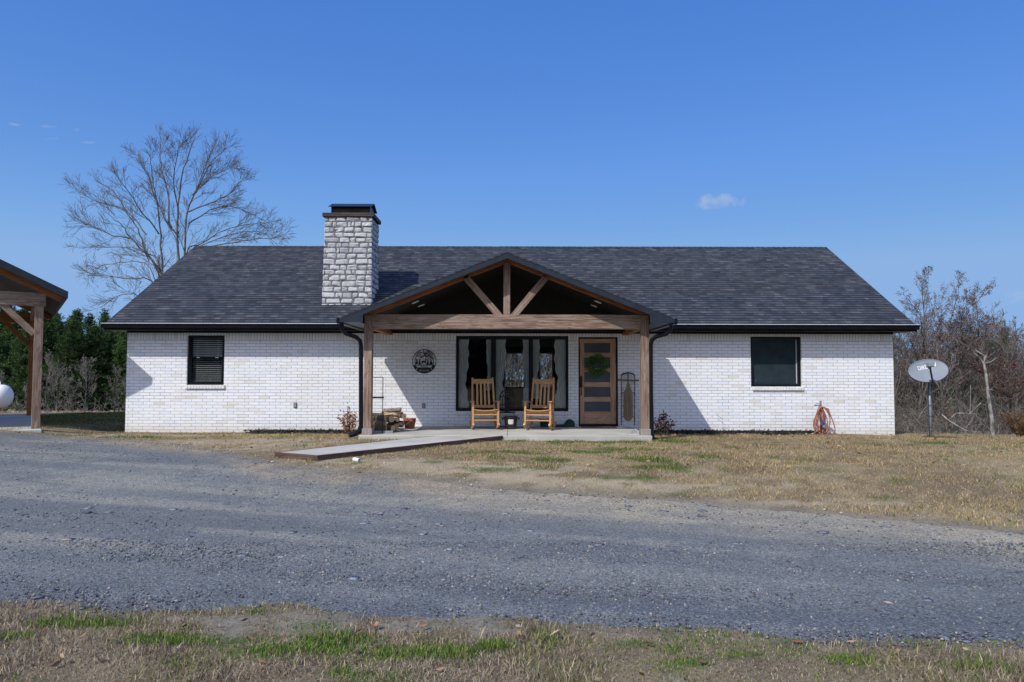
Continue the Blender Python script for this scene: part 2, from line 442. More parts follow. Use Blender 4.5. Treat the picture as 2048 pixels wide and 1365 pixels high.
M['leaf_rust'] = mat_island('rusty bush leaves', [(0, (.07, .035, .012)), (.5, (.18, .09, .02)), (1, (.32, .16, .035))], .7, .3)
M['leaf_green'] = mat_island('wreath leaves', [(0, (.028, .11, .018)), (.5, (.06, .25, .035)), (1, (.16, .40, .09))], .45, .3)
M['mulch'] = mat_island('dark mulch', [(0, (.010, .009, .009)), (.6, (.028, .024, .022)), (1, (.075, .055, .04))], .95)
M['gravelbit'] = mat_island('gravel stones', [(0, (.065, .074, .09)), (.35, (.115, .128, .148)), (.7, (.17, .182, .20)), (.9, (.25, .257, .265)), (.965, (.36, .30, .22)), (1, (.46, .43, .39))], .9)
M['slate'] = mat_island('slate flakes', [(0, (.105, .12, .15)), (.5, (.20, .22, .255)), (.8, (.31, .33, .355)), (.9, (.31, .265, .20)), (1, (.36, .345, .31))], .85)
M['dryleaf'] = mat_island('fallen leaves', [(0, (.16, .085, .045)), (.6, (.34, .215, .12)), (1, (.46, .35, .23))], .8)
M['ground'] = mat_attr('dry turf ground', 38, .5)
M['drive'] = mat_attr('gravel drive', 26, .72, bump=.55, bd=.012, vor=True)
def mat_col(name, trans):
    t = NT(name); at = t.n('ShaderNodeAttribute'); at.attribute_name = 'Col'
    return t.done(at.outputs[0], .9, None, 0, .15, trans)
M['blade'] = mat_col('grass blades', .25)
def mat_curtain():
    t = NT('lace curtain'); df = t.n('ShaderNodeBsdfDiffuse'); tl = t.n('ShaderNodeBsdfTranslucent'); tr = t.n('ShaderNodeBsdfTransparent')
    nz = t.noise(t.mapping(t.coord(), (60, 60, 8)), 1.0, 3)
    c = t.ramp(nz, [(.3, (.66, .68, .68)), (.7, (.92, .93, .93))])
    t.l(c, df.inputs[0]); t.l(c, tl.inputs[0])
    a = t.n('ShaderNodeMixShader'); a.inputs[0].default_value = .35; t.l(df.outputs[0], a.inputs[1]); t.l(tl.outputs[0], a.inputs[2])
    b = t.n('ShaderNodeMixShader'); b.inputs[0].default_value = .10; t.l(a.outputs[0], b.inputs[1]); t.l(tr.outputs[0], b.inputs[2])
    t.l(b.outputs[0], t.out.inputs[0]); return t.m
M['curtain'] = mat_curtain()
# ================================================================== HOUSE
house = thing('house', 'single storey white brick house with dark shingle roof, stone chimney and timber gable porch', 'house', (0, 0, 0))
WX0, WX1 = P(252.5, 765).x, P(1787.5, 765).x
DEPTH, ZT = 8.92, 2.447
CX = -0.10
def rect(x0, y0, x1, y1, Y=0.0):
    a = P(x0, (y0 + y1) / 2, Y); b = P(x1, (y0 + y1) / 2, Y); c = P((x0 + x1) / 2, y0, Y); d = P((x0 + x1) / 2, y1, Y)
    return a.x, b.x, d.z, c.z
W_L = rect(374, 671, 448.5, 770.6)
W_R = rect(1501.5, 673.7, 1603, 774)
W_B = rect(911.5, 672, 1137, 823)
D_R = rect(1157, 674.5, 1236, 850)
D_R = (D_R[0], D_R[1], 0.165, D_R[3])
def wall_mesh(mb, x0, x1, z0, z1, holes, y0, y1, zs):
    xs = sorted({x0, x1, *[h[0] for h in holes], *[h[1] for h in holes]})
    zs_ = sorted({z0, z1, zs, *[h[2] for h in holes], *[h[3] for h in holes]})
    for i in range(len(xs) - 1):
        for j in range(len(zs_) - 1):
            xm, zm = (xs[i] + xs[i + 1]) / 2, (zs_[j] + zs_[j + 1]) / 2
            if any(h[0] < xm < h[1] and h[2] < zm < h[3] for h in holes): continue
            mi = 1 if zm > zs else 0
            for y in (y0, y1):
                mb.face([(xs[i], y, zs_[j]), (xs[i + 1], y, zs_[j]), (xs[i + 1], y, zs_[j + 1]), (xs[i], y, zs_[j + 1])], None, mi)
    for h in holes:
        a, b, c, d = h
        mb.face([(a, y0, c), (a, y1, c), (a, y1, d), (a, y0, d)]); mb.face([(b, y0, c), (b, y1, c), (b, y1, d), (b, y0, d)])
        mb.face([(a, y0, d), (a, y1, d), (b, y1, d), (b, y0, d)]); mb.face([(a, y0, c), (a, y1, c), (b, y1, c), (b, y0, c)])
w = MB()
wall_mesh(w, WX0, WX1, -.25, ZT, [W_L, W_R, W_B, D_R], 0.0, .22, 2.235)
RIDGE_Y = 4.46
EZ = 2.586; EY = -.44
def roofz(y): return EZ + MS * (y - EY) if y <= RIDGE_Y else EZ + MS * (2 * RIDGE_Y - y - EY)
for x in (WX0, WX1):
    w.face([(x, 0, -.25), (x, DEPTH, -.25), (x, DEPTH, 2.235), (x, 0, 2.235)])
    w.face([(x, 0, 2.235), (x, DEPTH, 2.235), (x, DEPTH, ZT), (x, 0, ZT)], None, 1)
    w.face([(x, 0, ZT), (x, DEPTH, ZT), (x, RIDGE_Y, roofz(RIDGE_Y) - .16)])
BW = [(-.30, .47, .93, 2.23), (.96, 1.50, .93, 2.23)]
wall_mesh(w, WX0, WX1, -.25, ZT, BW, DEPTH - .2, DEPTH, 2.235)
w.build('wall', [M['brick'], M['soldier']], house)

# interior: three plain rooms
r = MB()
def room(x0, x1, y0, y1, z0, z1, mi, back=True):
    r.face([(x0, y0, z0), (x1, y0, z0), (x1, y1, z0), (x0, y1, z0)], None, 1)
    r.face([(x0, y0, z1), (x1, y0, z1), (x1, y1, z1), (x0, y1, z1)], None, mi)
    r.face([(x0, y0, z0), (x0, y1, z0), (x0, y1, z1), (x0, y0, z1)], None, mi); r.face([(x1, y0, z0), (x1, y1, z0), (x1, y1, z1), (x1, y0, z1)], None, mi)
    if back: r.face([(x0, y1, z0), (x1, y1, z0), (x1, y1, z1), (x0, y1, z1)], None, mi)
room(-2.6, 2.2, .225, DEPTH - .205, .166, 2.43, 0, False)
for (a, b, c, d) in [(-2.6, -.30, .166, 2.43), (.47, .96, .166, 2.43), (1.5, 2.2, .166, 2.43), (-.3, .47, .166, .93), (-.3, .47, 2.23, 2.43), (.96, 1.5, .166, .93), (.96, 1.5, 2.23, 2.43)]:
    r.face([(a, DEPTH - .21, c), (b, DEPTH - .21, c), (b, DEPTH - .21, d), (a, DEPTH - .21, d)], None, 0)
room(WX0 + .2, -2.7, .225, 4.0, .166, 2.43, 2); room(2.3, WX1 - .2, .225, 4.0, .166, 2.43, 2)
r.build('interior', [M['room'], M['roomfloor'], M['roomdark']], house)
for (a, b, c, d) in BW:
    q = MB()
    for x0, x1, z0, z1 in ((a, a + .05, c, d), (b - .05, b, c, d), (a + .05, b - .05, c, c + .05), (a + .05, b - .05, d - .05, d)):
        q.box(x0, x1, DEPTH - .14, DEPTH - .08, z0, z1)
    wd = q.build('window', M['white'], house)
    g = MB(); g.box(a + .05, b - .05, DEPTH - .113, DEPTH - .107, c + .05, d - .05); g.build('pane', M['glass'], wd)

# ---- windows
def frame_bars(mb, a, b, c, d, fw, y0, y1):
    mb.box(a, a + fw, y0, y1, c, d); mb.box(b - fw, b, y0, y1, c, d)
    mb.box(a + fw, b - fw, y0, y1, c, c + fw); mb.box(a + fw, b - fw, y0, y1, d - fw, d)
def sill(win, a, b, c, h=.085, dx=-.02):
    q = MB(); x = a + dx
    while x < b + .02:
        x2 = min(x + .071, b + .03)
        q.bar(((x + x2) / 2, -.048, c - h / 2 - .002 + random.uniform(-.002, .002)), ((x + x2) / 2, .05, c - h / 2 + .004), x2 - x - .004, h, up=(0, 0, 1))
        x += .0735
    q.build('sill', M['sillbrick'], win, .004)
M['sillbrick'] = mat_noise('white sill brick', (.66, .64, .60), (.80, .79, .78), 7, .8, .3)
# left: double hung with blinds
a, b, c, d = W_L
q = MB(); frame_bars(q, a + .003, b - .003, c, d, .05, .05, .12)
win = q.build('window', M['black'], house, .004); win['label'] = 'tall black sash window with white blinds'
zm = P(411, 717).z
s = MB(); frame_bars(s, a + .055, b - .055, zm - .005, d - .052, .028, .085, .112); s.build('upper_sash', M['black'], win, .003)
s = MB(); frame_bars(s, a + .055, b - .055, c + .052, zm + .03, .034, .058, .083); s.build('lower_sash', M['black'], win, .003)
g = MB(); g.box(a + .083, b - .083, .097, .101, zm + .023, d - .08); g.build('pane', M['glass'], win)
g = MB(); g.box(a + .089, b - .089, .068, .072, c + .086, zm - .004); g.build('pane', M['glass_dark'], win)
for xx in (a + .25, b - .2):
    k = MB(); k.box(xx - .035, xx + .035, .04, .056, zm + .008, zm + .026); k.build('latch', M['white'], win, .003)
bl = MB(); z = c + .1
while z < d - .07:
    bl.bar((a + .075, .16, z), (b - .075, .16, z), .042, .0028, up=(0, -.38, .92)); z += .047
bl.box(a + .07, b - .07, .14, .19, d - .07, d - .03); bl.box(a + .07, b - .07, .145, .175, c + .055, c + .075)
for xx in (a + .2, b - .2): bl.box(xx - .002, xx + .002, .136, .138, c + .07, d - .06)
bl.build('blind', M['blind'], win)
sill(win, a, b, c)
# right: fixed pane
a, b, c, d = W_R
q = MB(); frame_bars(q, a + .003, b - .003, c, d, .055, .05, .12)
win = q.build('window', M['black'], house, .004); win['label'] = 'squarish black fixed window with dark glass'
s = MB(); frame_bars(s, a + .058, b - .058, c + .058, d - .058, .018, .07, .1); s.build('bead', M['fascia'], win)
g = MB(); g.box(a + .074, b - .074, .082, .088, c + .074, d - .074); g.build('pane', M['glass'], win)
s = MB(); s.box(b - .094, b - .078, .098, .115, c + .06, d - .06); s.build('jamb_trim', M['white'], win)
s = MB(); s.box(a + .06, b - .06, .122, .126, c + .03, d - .03); s.build('roller_shade', M['shade'], win)
sill(win, a, b, c, dx=.03)
# big triple window
a, b, c, d = W_B
xm = [P(982, 750).x, P(991.5, 750).x, P(1057.7, 750).x, P(1066, 750).x]
q = MB(); frame_bars(q, a + .003, b - .003, c, d, .06, .05, .13)
win = q.build('window', M['black'], house, .004); win['label'] = 'wide black triple window with lace curtains'
for i in (0, 2):
    s = MB(); s.box(xm[i], xm[i + 1], .045, .135, c + .06, d - .06); s.build('mullion', M['black'], win, .004)
bays = [(a + .06, xm[0]), (xm[1], xm[2]), (xm[3], b - .06)]
for x0, x1 in bays:
    g = MB(); g.box(x0, x1, .09, .096, c + .06, d - .06); g.build('pane', M['glass'], win)
def curtain(x0, x1, z0, z1, y, tie, seed):
    """hanging lace strip, ruffled free edge; tie: +1 free edge on the right, -1 on the left"""
    nx, nz = 26, 40; q = MB(); rr = random.Random(seed); ph = rr.random() * 6
    g = []
    for j in range(nz + 1):
        t = j / nz; z = z1 + (z0 - z1) * t
        fw = 1 - .28 * math.exp(-((t - .62) / .16) ** 2) + .06 * math.sin(t * 34 + ph)
        row = []
        for i in range(nx + 1):
            u = i / nx
            k = u * fw if tie > 0 else 1 - (1 - u) * fw
            row.append((x0 + (x1 - x0) * k, y + .022 * math.sin(u * 30 + ph + t * 2) * (.5 + .5 * t) + .01 * math.sin(u * 55), z))
        g.append(row)
    for j in range(nz):
        for i in range(nx): q.face([g[j][i], g[j][i + 1], g[j + 1][i + 1], g[j + 1][i]])
    q.build('curtain', M['curtain'], win, smooth=True, weld=True)
def wx(px): return P(px, 745).x
curtain(wx(916), wx(936), c + .07, d - .08, .2, 1, 1); curtain(wx(972), wx(983), c + .5, d - .08, .2, -1, 2)
curtain(wx(991), wx(1011), c + .07, d - .08, .2, 1, 3); curtain(wx(1046), wx(1058), c + .07, d - .08, .2, -1, 4)
curtain(wx(1066), wx(1080), c + .3, d - .08, .2, 1, 5); curtain(wx(1110), wx(1133), c + .07, d - .08, .2, -1, 6)
sill(win, a, b, c)
# ---- door
a, b, c, d = D_R
q = MB(); fw = .035
q.box(a, a + fw, .03, .14, c, d); q.box(b - fw, b, .03, .14, c, d); q.box(a + fw, b - fw, .03, .14, d - fw, d); q.box(a + fw, b - fw, .04, .16, c, c + .045)
q.build('door_frame', M['black'], house, .004)
sx0, sx1, sz0, sz1 = a + fw + .003, b - fw - .003, c + .05, d - fw - .003
gx0, gx1 = P(1169, 750).x, P(1221.4, 750).x
gr = [P(1195, y).z for y in (686.1, 705.5, 715.3, 735.8, 744.8, 764.8, 774.6, 794.5, 804.1, 823.8)]
q = MB(); q.box(sx0, gx0, .06, .105, sz0, sz1); q.box(gx1, sx1, .06, .105, sz0, sz1)
zs = [sz1] + gr + [sz0]
for i in range(0, 12, 2): q.box(gx0, gx1, .063, .102, zs[i + 1], zs[i])
door = q.build('door', M['door'], house, .004)
for i in range(1, 11, 2):
    g = MB(); g.box(gx0 + .002, gx1 - .002, .075, .09, zs[i + 1] + .002, zs[i] - .002); g.build('pane', M['lite'], door)
h = MB(); hx = P(1162.5, 760).x; z1, z2, z3 = P(1162, 753).z, P(1162, 775).z, P(1162, 791).z
h.box(hx - .03, hx + .03, .038, .059, z2, z1)
h.tube([(hx, .045, z2 + .05), (hx, -.005, z2 + .03), (hx, -.012, (z2 + z3) / 2), (hx, -.005, z3 + .02), (hx, .05, z3)], .012, 8)
h.build('handle', M['iron'], door, .004)
# ---- outlets on the wall
for px, py in ((590.5, 810.5), (847.5, 812)):
    p = P(px, py); q = MB(); q.box(p.x - .035, p.x + .035, -.035, .0, p.z - .055, p.z + .055); q.box(p.x - .042, p.x + .042, -.012, -.0005, p.z - .062, p.z + .062)
    q.build('outlet_box', M['grey'], house, .004)

# ---- main roof with real courses
RX0, RX1 = -9.66, 9.58
rf = MB(); NC = 39
for side in (0, 1):
    for i in range(NC):
        y0 = EY - .03 + (RIDGE_Y - EY + .03) * i / NC; y1 = EY - .03 + (RIDGE_Y - EY + .03) * (i + 1) / NC
        z0, z1 = roofz(y0), roofz(y1); f = (lambda y: y) if side == 0 else (lambda y: 2 * RIDGE_Y - y)
        rf.face([(RX0, f(y0), z0 + .012), (RX1, f(y0), z0 + .012), (RX1, f(y1), z1 + .003), (RX0, f(y1), z1 + .003)])
        rf.face([(RX0, f(y0), z0 - .004), (RX1, f(y0), z0 - .004), (RX1, f(y0), z0 + .012), (RX0, f(y0), z0 + .012)])
    f = (lambda y: y) if side == 0 else (lambda y: 2 * RIDGE_Y - y)
    rf.face([(RX0, f(EY), EZ - .03), (RX1, f(EY), EZ - .03), (RX1, RIDGE_Y, roofz(RIDGE_Y) - .03), (RX0, RIDGE_Y, roofz(RIDGE_Y) - .03)])
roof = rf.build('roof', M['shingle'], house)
q = MB(); x = RX0
while x < RX1:
    x2 = min(x + .16, RX1); zr = roofz(RIDGE_Y)
    for s_ in (-1, 1):
        q.face([(x, RIDGE_Y, zr + .022), (x2, RIDGE_Y, zr + .014), (x2, RIDGE_Y + s_ * .13, zr + .014 - .13 * MS), (x, RIDGE_Y + s_ * .13, zr + .024 - .13 * MS)])
    x += .16
q.build('ridge_cap', M['shingle'], roof)
for x0, x1 in ((RX0 - .02, RX0 + .005), (RX1 - .005, RX1 + .02)):
    q = MB()
    for s_ in (0, 1):
        f = (lambda y: y) if s_ == 0 else (lambda y: 2 * RIDGE_Y - y)
        zr = roofz(RIDGE_Y)
        pts = [(f(EY), EZ - .17), (f(EY), EZ - .005), (RIDGE_Y, zr - .005), (RIDGE_Y, zr - .17)]
        for x in (x0, x1): q.face([(x, p[0], p[1]) for p in pts])
        for i in range(4): q.face([(x0, *pts[i]), (x1, *pts[i]), (x1, *pts[(i + 1) % 4]), (x0, *pts[(i + 1) % 4])])
    q.build('rake_board', M['fascia'], house, weld=True)
q = MB(); q.box(RX0 + .006, RX1 - .006, -.43, -.40, 2.452, 2.572)
q.build('fascia', M['black'], house)
q = MB(); q.box(RX0 + .006, RX1 - .006, -.399, -.002, 2.45, 2.462); q.box(RX0 + .006, WX0 - .002, 0.0, DEPTH, 2.45, 2.462); q.box(WX1 + .002, RX1 - .006, 0.0, DEPTH, 2.45, 2.462)
q.box(WX0, WX1, -.028, -.001, 2.405, 2.449)
q.build('soffit', M['black'], house)
PXL, PXR = CX - 3.37, CX + 3.37
for x0, x1 in ((RX0 - .02, PXL + .06), (PXR - .06, RX1 + .02)):
    q = MB(); pr = [(-.432, 2.485), (-.53, 2.485), (-.545, 2.50), (-.55, 2.545), (-.575, 2.575), (-.575, 2.592), (-.56, 2.592), (-.56, 2.577), (-.432, 2.50)]
    n = len(pr)
    for i in range(n):
        p0, p1 = pr[i], pr[(i + 1) % n]; q.face([(x0, *p0), (x1, *p0), (x1, *p1), (x0, *p1)])
    q.face([(x0, *p) for p in pr]); q.face([(x1, *p) for p in pr])
    gt = q.build('gutter', M['black'], house, weld=True)
    q = MB(); q.box(x0 + .004, x1 - .004, -.580, -.552, 2.5925, 2.605); q.build('drip_edge_glint', M['glint'], gt)  # drip edge strip with the sun glint painted in as its pale colour

# ---- porch
ZF = .165
q = MB(); q.box(-3.12, 2.86, -2.82, -.001, -.2, ZF)
q.build('porch_floor', M['concrete'], house, .012)
q = MB(); q.box(P(1014.5, 872, -2.8).x - .006, P(1014.5, 872, -2.8).x + .006, -2.825, -.02, ZF + .0005, ZF + .002); q.build('floor_joint', M['mortar'], house)
PLX, PRX, PY = -2.98, 2.755, -2.56
AP = 3.88            # top of porch roof at the ridge
def pz(x, top=AP): return top - PS * abs(x - CX)
FY = -3.08
for x in (PLX, PRX):
    q = MB(); q.bar((x, PY, ZF + .002), (x, PY, pz(x, 3.742) + .03), .165, .165, up=(0, 1, 0))
    po = q.build('porch_post', M['cedar'], house, .006)
    q = MB(); q.bar((x, PY, ZF + .001), (x, PY, ZF + .125), .208, .208, up=(0, 1, 0)); q.build('base_trim', M['cedar_grey'], po, .005)
q = MB(); q.bar((PLX + .083, PY + .003, 2.498), (PRX - .083, PY + .003, 2.498), .15, .30)
q.build('tie_beam', M['cedar'], house, .006)
for s_ in (-1, 1):
    q = MB(); q.bar((CX, PY, 3.742 + .045), (CX + s_ * 2.98, PY, 3.742 + .045 - PS * 2.98), .13, .085); q.build('rafter', M['cedar_red'], house, .005)
    xs = PLX if s_ < 0 else PRX
    q = MB(); q.bar((xs, PY + .084, 2.50), (xs, -.003, 2.50), .15, .27); q.build('side_beam', M['cedar_red'], house, .006)
    t0 = P(930 if s_ < 0 else 1093, 558, PY - .07); t1 = P(1000.5 if s_ < 0 else 1026, 634, PY - .07)
    q = MB(); q.bar((t0.x, PY, t0.z + .05), (t1.x, PY, t1.z), .13, .135, up=(0, 0, 1)); q.build('truss_brace', M['cedar'], house, .005)
kp = P(1013.7, 580, PY - .07).x
q = MB(); q.bar((kp, PY - .004, 2.64), (kp, PY - .004, 3.74), .142, .142, up=(0, 1, 0)); q.build('king_post', M['cedar'], house, .005)
# porch roof planes, shingled, dying into the main roof
pr = MB(); n = 22
ymain = lambda z: EY + (z - EZ) / MS + .1
for s_ in (-1, 1):
    for i in range(n):
        x0 = 3.37 * (1 - i / n); x1 = 3.37 * (1 - (i + 1) / n)
        za, zb = AP - PS * x0, AP - PS * x1
        X0, X1 = CX + s_ * x0, CX + s_ * x1
        pr.face([(X0, FY - .02, za + .012), (X0, max(ymain(za), -.5), za + .012), (X1, max(ymain(zb), -.5), zb + .003), (X1, FY - .02, zb + .003)])
        pr.face([(X0, FY - .02, za + .012), (X0, max(ymain(za), -.5), za + .012), (X0, max(ymain(za), -.5), za - .004), (X0, FY - .02, za - .004)])
        pr.face([(X0, FY - .02, za - .02), (X0, FY - .02, za + .012), (X1, FY - .02, zb + .003), (X1, FY - .02, zb - .02)])
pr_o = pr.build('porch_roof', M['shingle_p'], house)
q = MB()
for s_ in (-1, 1):      # ceiling boards follow the slope
    A_, B_ = (CX, 3.835), (CX + s_ * 3.36, 3.835 - PS * 3.36)
    q.face([(A_[0], FY + .02, A_[1]), (B_[0], FY + .02, B_[1]), (B_[0], -.41, B_[1]), (A_[0], -.41, A_[1])])
q.face([(CX, -.41, 3.84), (PXL + .05, -.41, 3.84 - PS * 3.32), (PXL + .05, -.41, 2.44), (PXR - .05, -.41, 2.44), (PXR - .05, -.41, 3.84 - PS * 3.32)])
q.build('porch_ceiling', M['soffit'], pr_o)
for s_ in (-1, 1):      # rake fascia
    q = MB(); x1 = CX + s_ * 3.37
    poly = [(CX, AP - .012), (x1, pz(x1) - .012), (x1, pz(x1) - .10), (x1 - s_ * .05, 2.452), (PLX - .02 if s_ < 0 else PRX + .02, 2.452), (PLX - .02 if s_ < 0 else PRX + .02, pz(PLX) - .130), (CX, AP - .130)]
    q.prism(poly, FY - .012, FY + .016); q.build('fascia', M['fascia'], pr_o, weld=True)
    # eave box along the side and its gutter
    q = MB(); xi = PLX - .09 if s_ < 0 else PRX + .09; xo = x1 - s_ * .06
    q.box(min(xi, xo), max(xi, xo), FY + .018, -.6, 2.455, 2.468); q.box(min(xo, xo + s_ * .02), max(xo, xo + s_ * .02), FY + .018, -.58, 2.456, pz(x1) - .02)
    q.build('eave_soffit', M['fascia'], pr_o)
    q = MB(); q.box(min(x1 - s_ * .035, x1 + s_ * .07), max(x1 - s_ * .035, x1 + s_ * .07), FY + .0, -.585, 2.425, pz(x1) - .012)
    q.build('gutter', M['black'], pr_o, .01)
# recessed light trims on the ceiling
def hit_ceiling(px, py):
    d = ray(px, py); best = None
    for s_ in (-1, 1):       # z = 3.835 - PS*s*(x-CX)
        k = (3.833 - CAM.z + PS * s_ * (CX - CAM.x) * 1.0) / (d.z + PS * s_ * d.x) if abs(d.z + PS * s_ * d.x) > 1e-6 else -1
        p = CAM + d * k
        if k > 0 and s_ * (p.x - CX) > 0 and -3 < p.y < -.3: best = (p, s_)
    return best
for px, py in ((830.5, 604.5), (842.5, 611), (1196, 604), (1188, 612)):
    hh = hit_ceiling(px, py)
    if hh:
        p, s_ = hh; nrm = Vector((s_ * PS, 0, 1)).normalized(); q = MB()
        q.tube([p - nrm * .0, p - nrm * .012], .085, 18)
        q.build('recessed_light', M['white'], pr_o)
# downspouts
for s_, pts, foot in ((-1, [P(683, 648, -2.95), P(684, 660, -2.94), P(692, 668, -2.9), P(712, 675, -2.75), P(720, 682, -2.68), P(722, 693, -2.64), P(722, 780, -2.6), P(722.0, 855, -2.6)], [P(722, 853, -2.6), P(719, 863, -2.62), P(708, 869, -2.7), P(698, 871, -2.75)]),
                      (1, [P(1343, 650, -2.95), P(1341, 660, -2.94), P(1333, 668, -2.9), P(1312, 674, -2.75), P(1304, 680, -2.68), P(1301.5, 691, -2.64), P(1302, 780, -2.6), P(1303.5, 872, -2.6)], [P(1303.5, 868, -2.6), P(1304, 876, -2.62), P(1308, 880, -2.72)])):
    q = MB(); q.tube(pts, .046, 8); ds = q.build('downspout', M['black'], house, smooth=False)
    q = MB(); fine = []
    for i in range(len(foot) - 1):
        for k in range(6): fine.append(foot[i].lerp(foot[i + 1], k / 6))
    fine.append(foot[-1]); q.tube(fine, [.058 if k % 2 else .049 for k in range(len(fine))], 10); q.build('drain_elbow', M['black'], ds, smooth=False)

# ---- chimney
YC0, YC1 = .54, 1.50
xb0, xb1 = P(642.5, 612, YC0).x, P(744, 612, YC0).x
xt0, xt1 = P(648.5, 440, YC0).x, P(744.5, 440, YC0).x
zc1 = P(695, 434, YC0).z; zc0 = roofz(YC0) - .02
q = MB()
b4 = [(xb0 + .03, YC0 + .03), (xb1 - .03, YC0 + .03), (xb1 - .03, YC1), (xb0 + .03, YC1)]; t4 = [(xt0 + .03, YC0 + .03), (xt1 - .03, YC0 + .03), (xt1 - .03, YC1), (xt0 + .03, YC1)]
for i in range(4):
    j = (i + 1) % 4; q.face([(*b4[i], zc0 - .1), (*b4[j], zc0 - .1), (*t4[j], zc1), (*t4[i], zc1)])
chim = q.build('chimney', M['mortar'], roof, weld=True)
st = MB(); rs = random.Random(5)
def stone(org, ex, ez, en, u0, u1, v0, v1):
    nu, nv = 11, 7; g = []
    dep = rs.uniform(.014, .028); sk = [rs.uniform(-.014, .014) for _ in range(4)]; ph = rs.random() * 50
    tx, tz = rs.uniform(-.012, .012), rs.uniform(-.012, .012)
    for j in range(nv + 1):
        row = []
        for i in range(nu + 1):
            a_, b_ = i / nu, j / nv
            e = max(abs(2 * a_ - 1), abs(2 * b_ - 1)); cr = min(1, (1 - abs(2 * a_ - 1) ** 14) * (1 - abs(2 * b_ - 1) ** 10))
            hgt = dep * cr + (.011 * (float(vnoise(a_ * 3 + ph, b_ * 2.5 + ph)) - .5) * 2 + tx * (a_ - .5) * 2 + tz * (b_ - .5) * 2) * (cr > .3)
            # rounded corners
            ca = (2 * a_ - 1); cb = (2 * b_ - 1); k = 1 - .06 * (ca * ca * cb * cb)
            uu = (u0 + u1) / 2 + (u1 - u0) / 2 * ca * k + sk[0] * cb * .5; vv = (v0 + v1) / 2 + (v1 - v0) / 2 * cb * k + sk[1] * ca * .6
            row.append(org + ex * uu + ez * vv + en * (hgt - .004))
        g.append(row)
    n0 = len(st.v)
    for row in g: st.v.extend(tuple(p) for p in row)
    for j in range(nv):
        for i in range(nu):
            k = n0 + j * (nu + 1) + i
            st.f.append([k, k + 1, k + nu + 2, k + nu + 1]); st.uv.append(None); st.mi.append(0)
zrow = [zc0 - .07]
while zrow[-1] < zc1 - .06: zrow.append(zrow[-1] + rs.uniform(.118, .15))
k_ = (zc1 - zrow[0]) / (zrow[-1] - zrow[0]); zrow = [zrow[0] + (z - zrow[0]) * k_ for z in zrow]
for ri in range(len(zrow) - 1):
    v0, v1 = zrow[ri], zrow[ri + 1]; t = ((v0 + v1) / 2 - zc0) / (zc1 - zc0)
    X0 = xb0 + (xt0 - xb0) * t; X1 = xb1 + (xt1 - xb1) * t
    for org, ex, en, L in ((Vector((X0, YC0 + .032, 0)), Vector((1, 0, 0)), Vector((0, -1, 0)), X1 - X0), (Vector((X1 - .032, YC0, 0)), Vector((0, 1, 0)), Vector((1, 0, 0)), YC1 - YC0),
                           (Vector((X0 + .032, YC0, 0)), Vector((0, 1, 0)), Vector((-1, 0, 0)), YC1 - YC0), (Vector((X0, YC1, 0)), Vector((1, 0, 0)), Vector((0, 1, 0)), X1 - X0)):
        u = 0.0
        while u < L - .02:
            wd_ = rs.choice([.09, .16, .2, .24, .26, .3, .36]) * rs.uniform(.9, 1.1)
            if L - u - wd_ < .09: wd_ = L - u
            if L - u < wd_: wd_ = L - u
            j0 = rs.uniform(.004, .010)
            stone(org, ex, Vector((0, 0, 1)), en, u + j0, u + wd_ - j0, v0 + j0 + rs.uniform(-.008, .008), v1 - j0 + rs.uniform(-.008, .008))
            u += wd_
st.build('stonework', M['stone'], chim, smooth=True)
q = MB(); q.box(xt0 - .045, xt1 + .045, YC0 - .03, YC1 + .05, zc1 + .004, zc1 + .10); q.build('cap_board', M['capwood'], chim, .006)
lx0, lx1 = P(666, 418, .95).x, P(742, 418, .95).x; zl0, zl1 = zc1 + .10, zc1 + .33
q = MB(); q.box(lx0, lx1, .82, 1.38, zl0, zl1); lv = q.build('louvre_box', M['capwood'], chim)
q = MB()
for x0, x1 in ((lx0 - .01, lx0 + .05), ((lx0 + lx1) / 2 - .03, (lx0 + lx1) / 2 + .03), (lx1 - .05, lx1 + .01)): q.box(x0, x1, .80, 1.40, zl0 + .001, zl1)
q.box(lx0 - .008, lx1 + .008, .805, 1.395, zl1 - .045, zl1 - .001); q.build('louvre_frame', M['black'], chim)
ym = 1.10; q = MB(); zp = zl1 + .12
for z_ in (0, .012):
    for y_ in (.70, 1.50): q.face([(lx0 - .06, y_, zl1 - .04 + z_), (lx1 + .06, y_, zl1 - .04 + z_), (lx1 + .06, ym, zp + z_), (lx0 - .06, ym, zp + z_)])
for x_ in (lx0 - .06, lx1 + .06): q.face([(x_, .70, zl1 - .04), (x_, ym, zp), (x_, 1.50, zl1 - .04), (x_, 1.5, zl1 - .028), (x_, ym, zp + .012), (x_, .7, zl1 - .028)])
q.build('metal_lid', M['fascia'], chim)
# ================================================================== THINGS ON THE PORCH
ZFL = ZF + .001
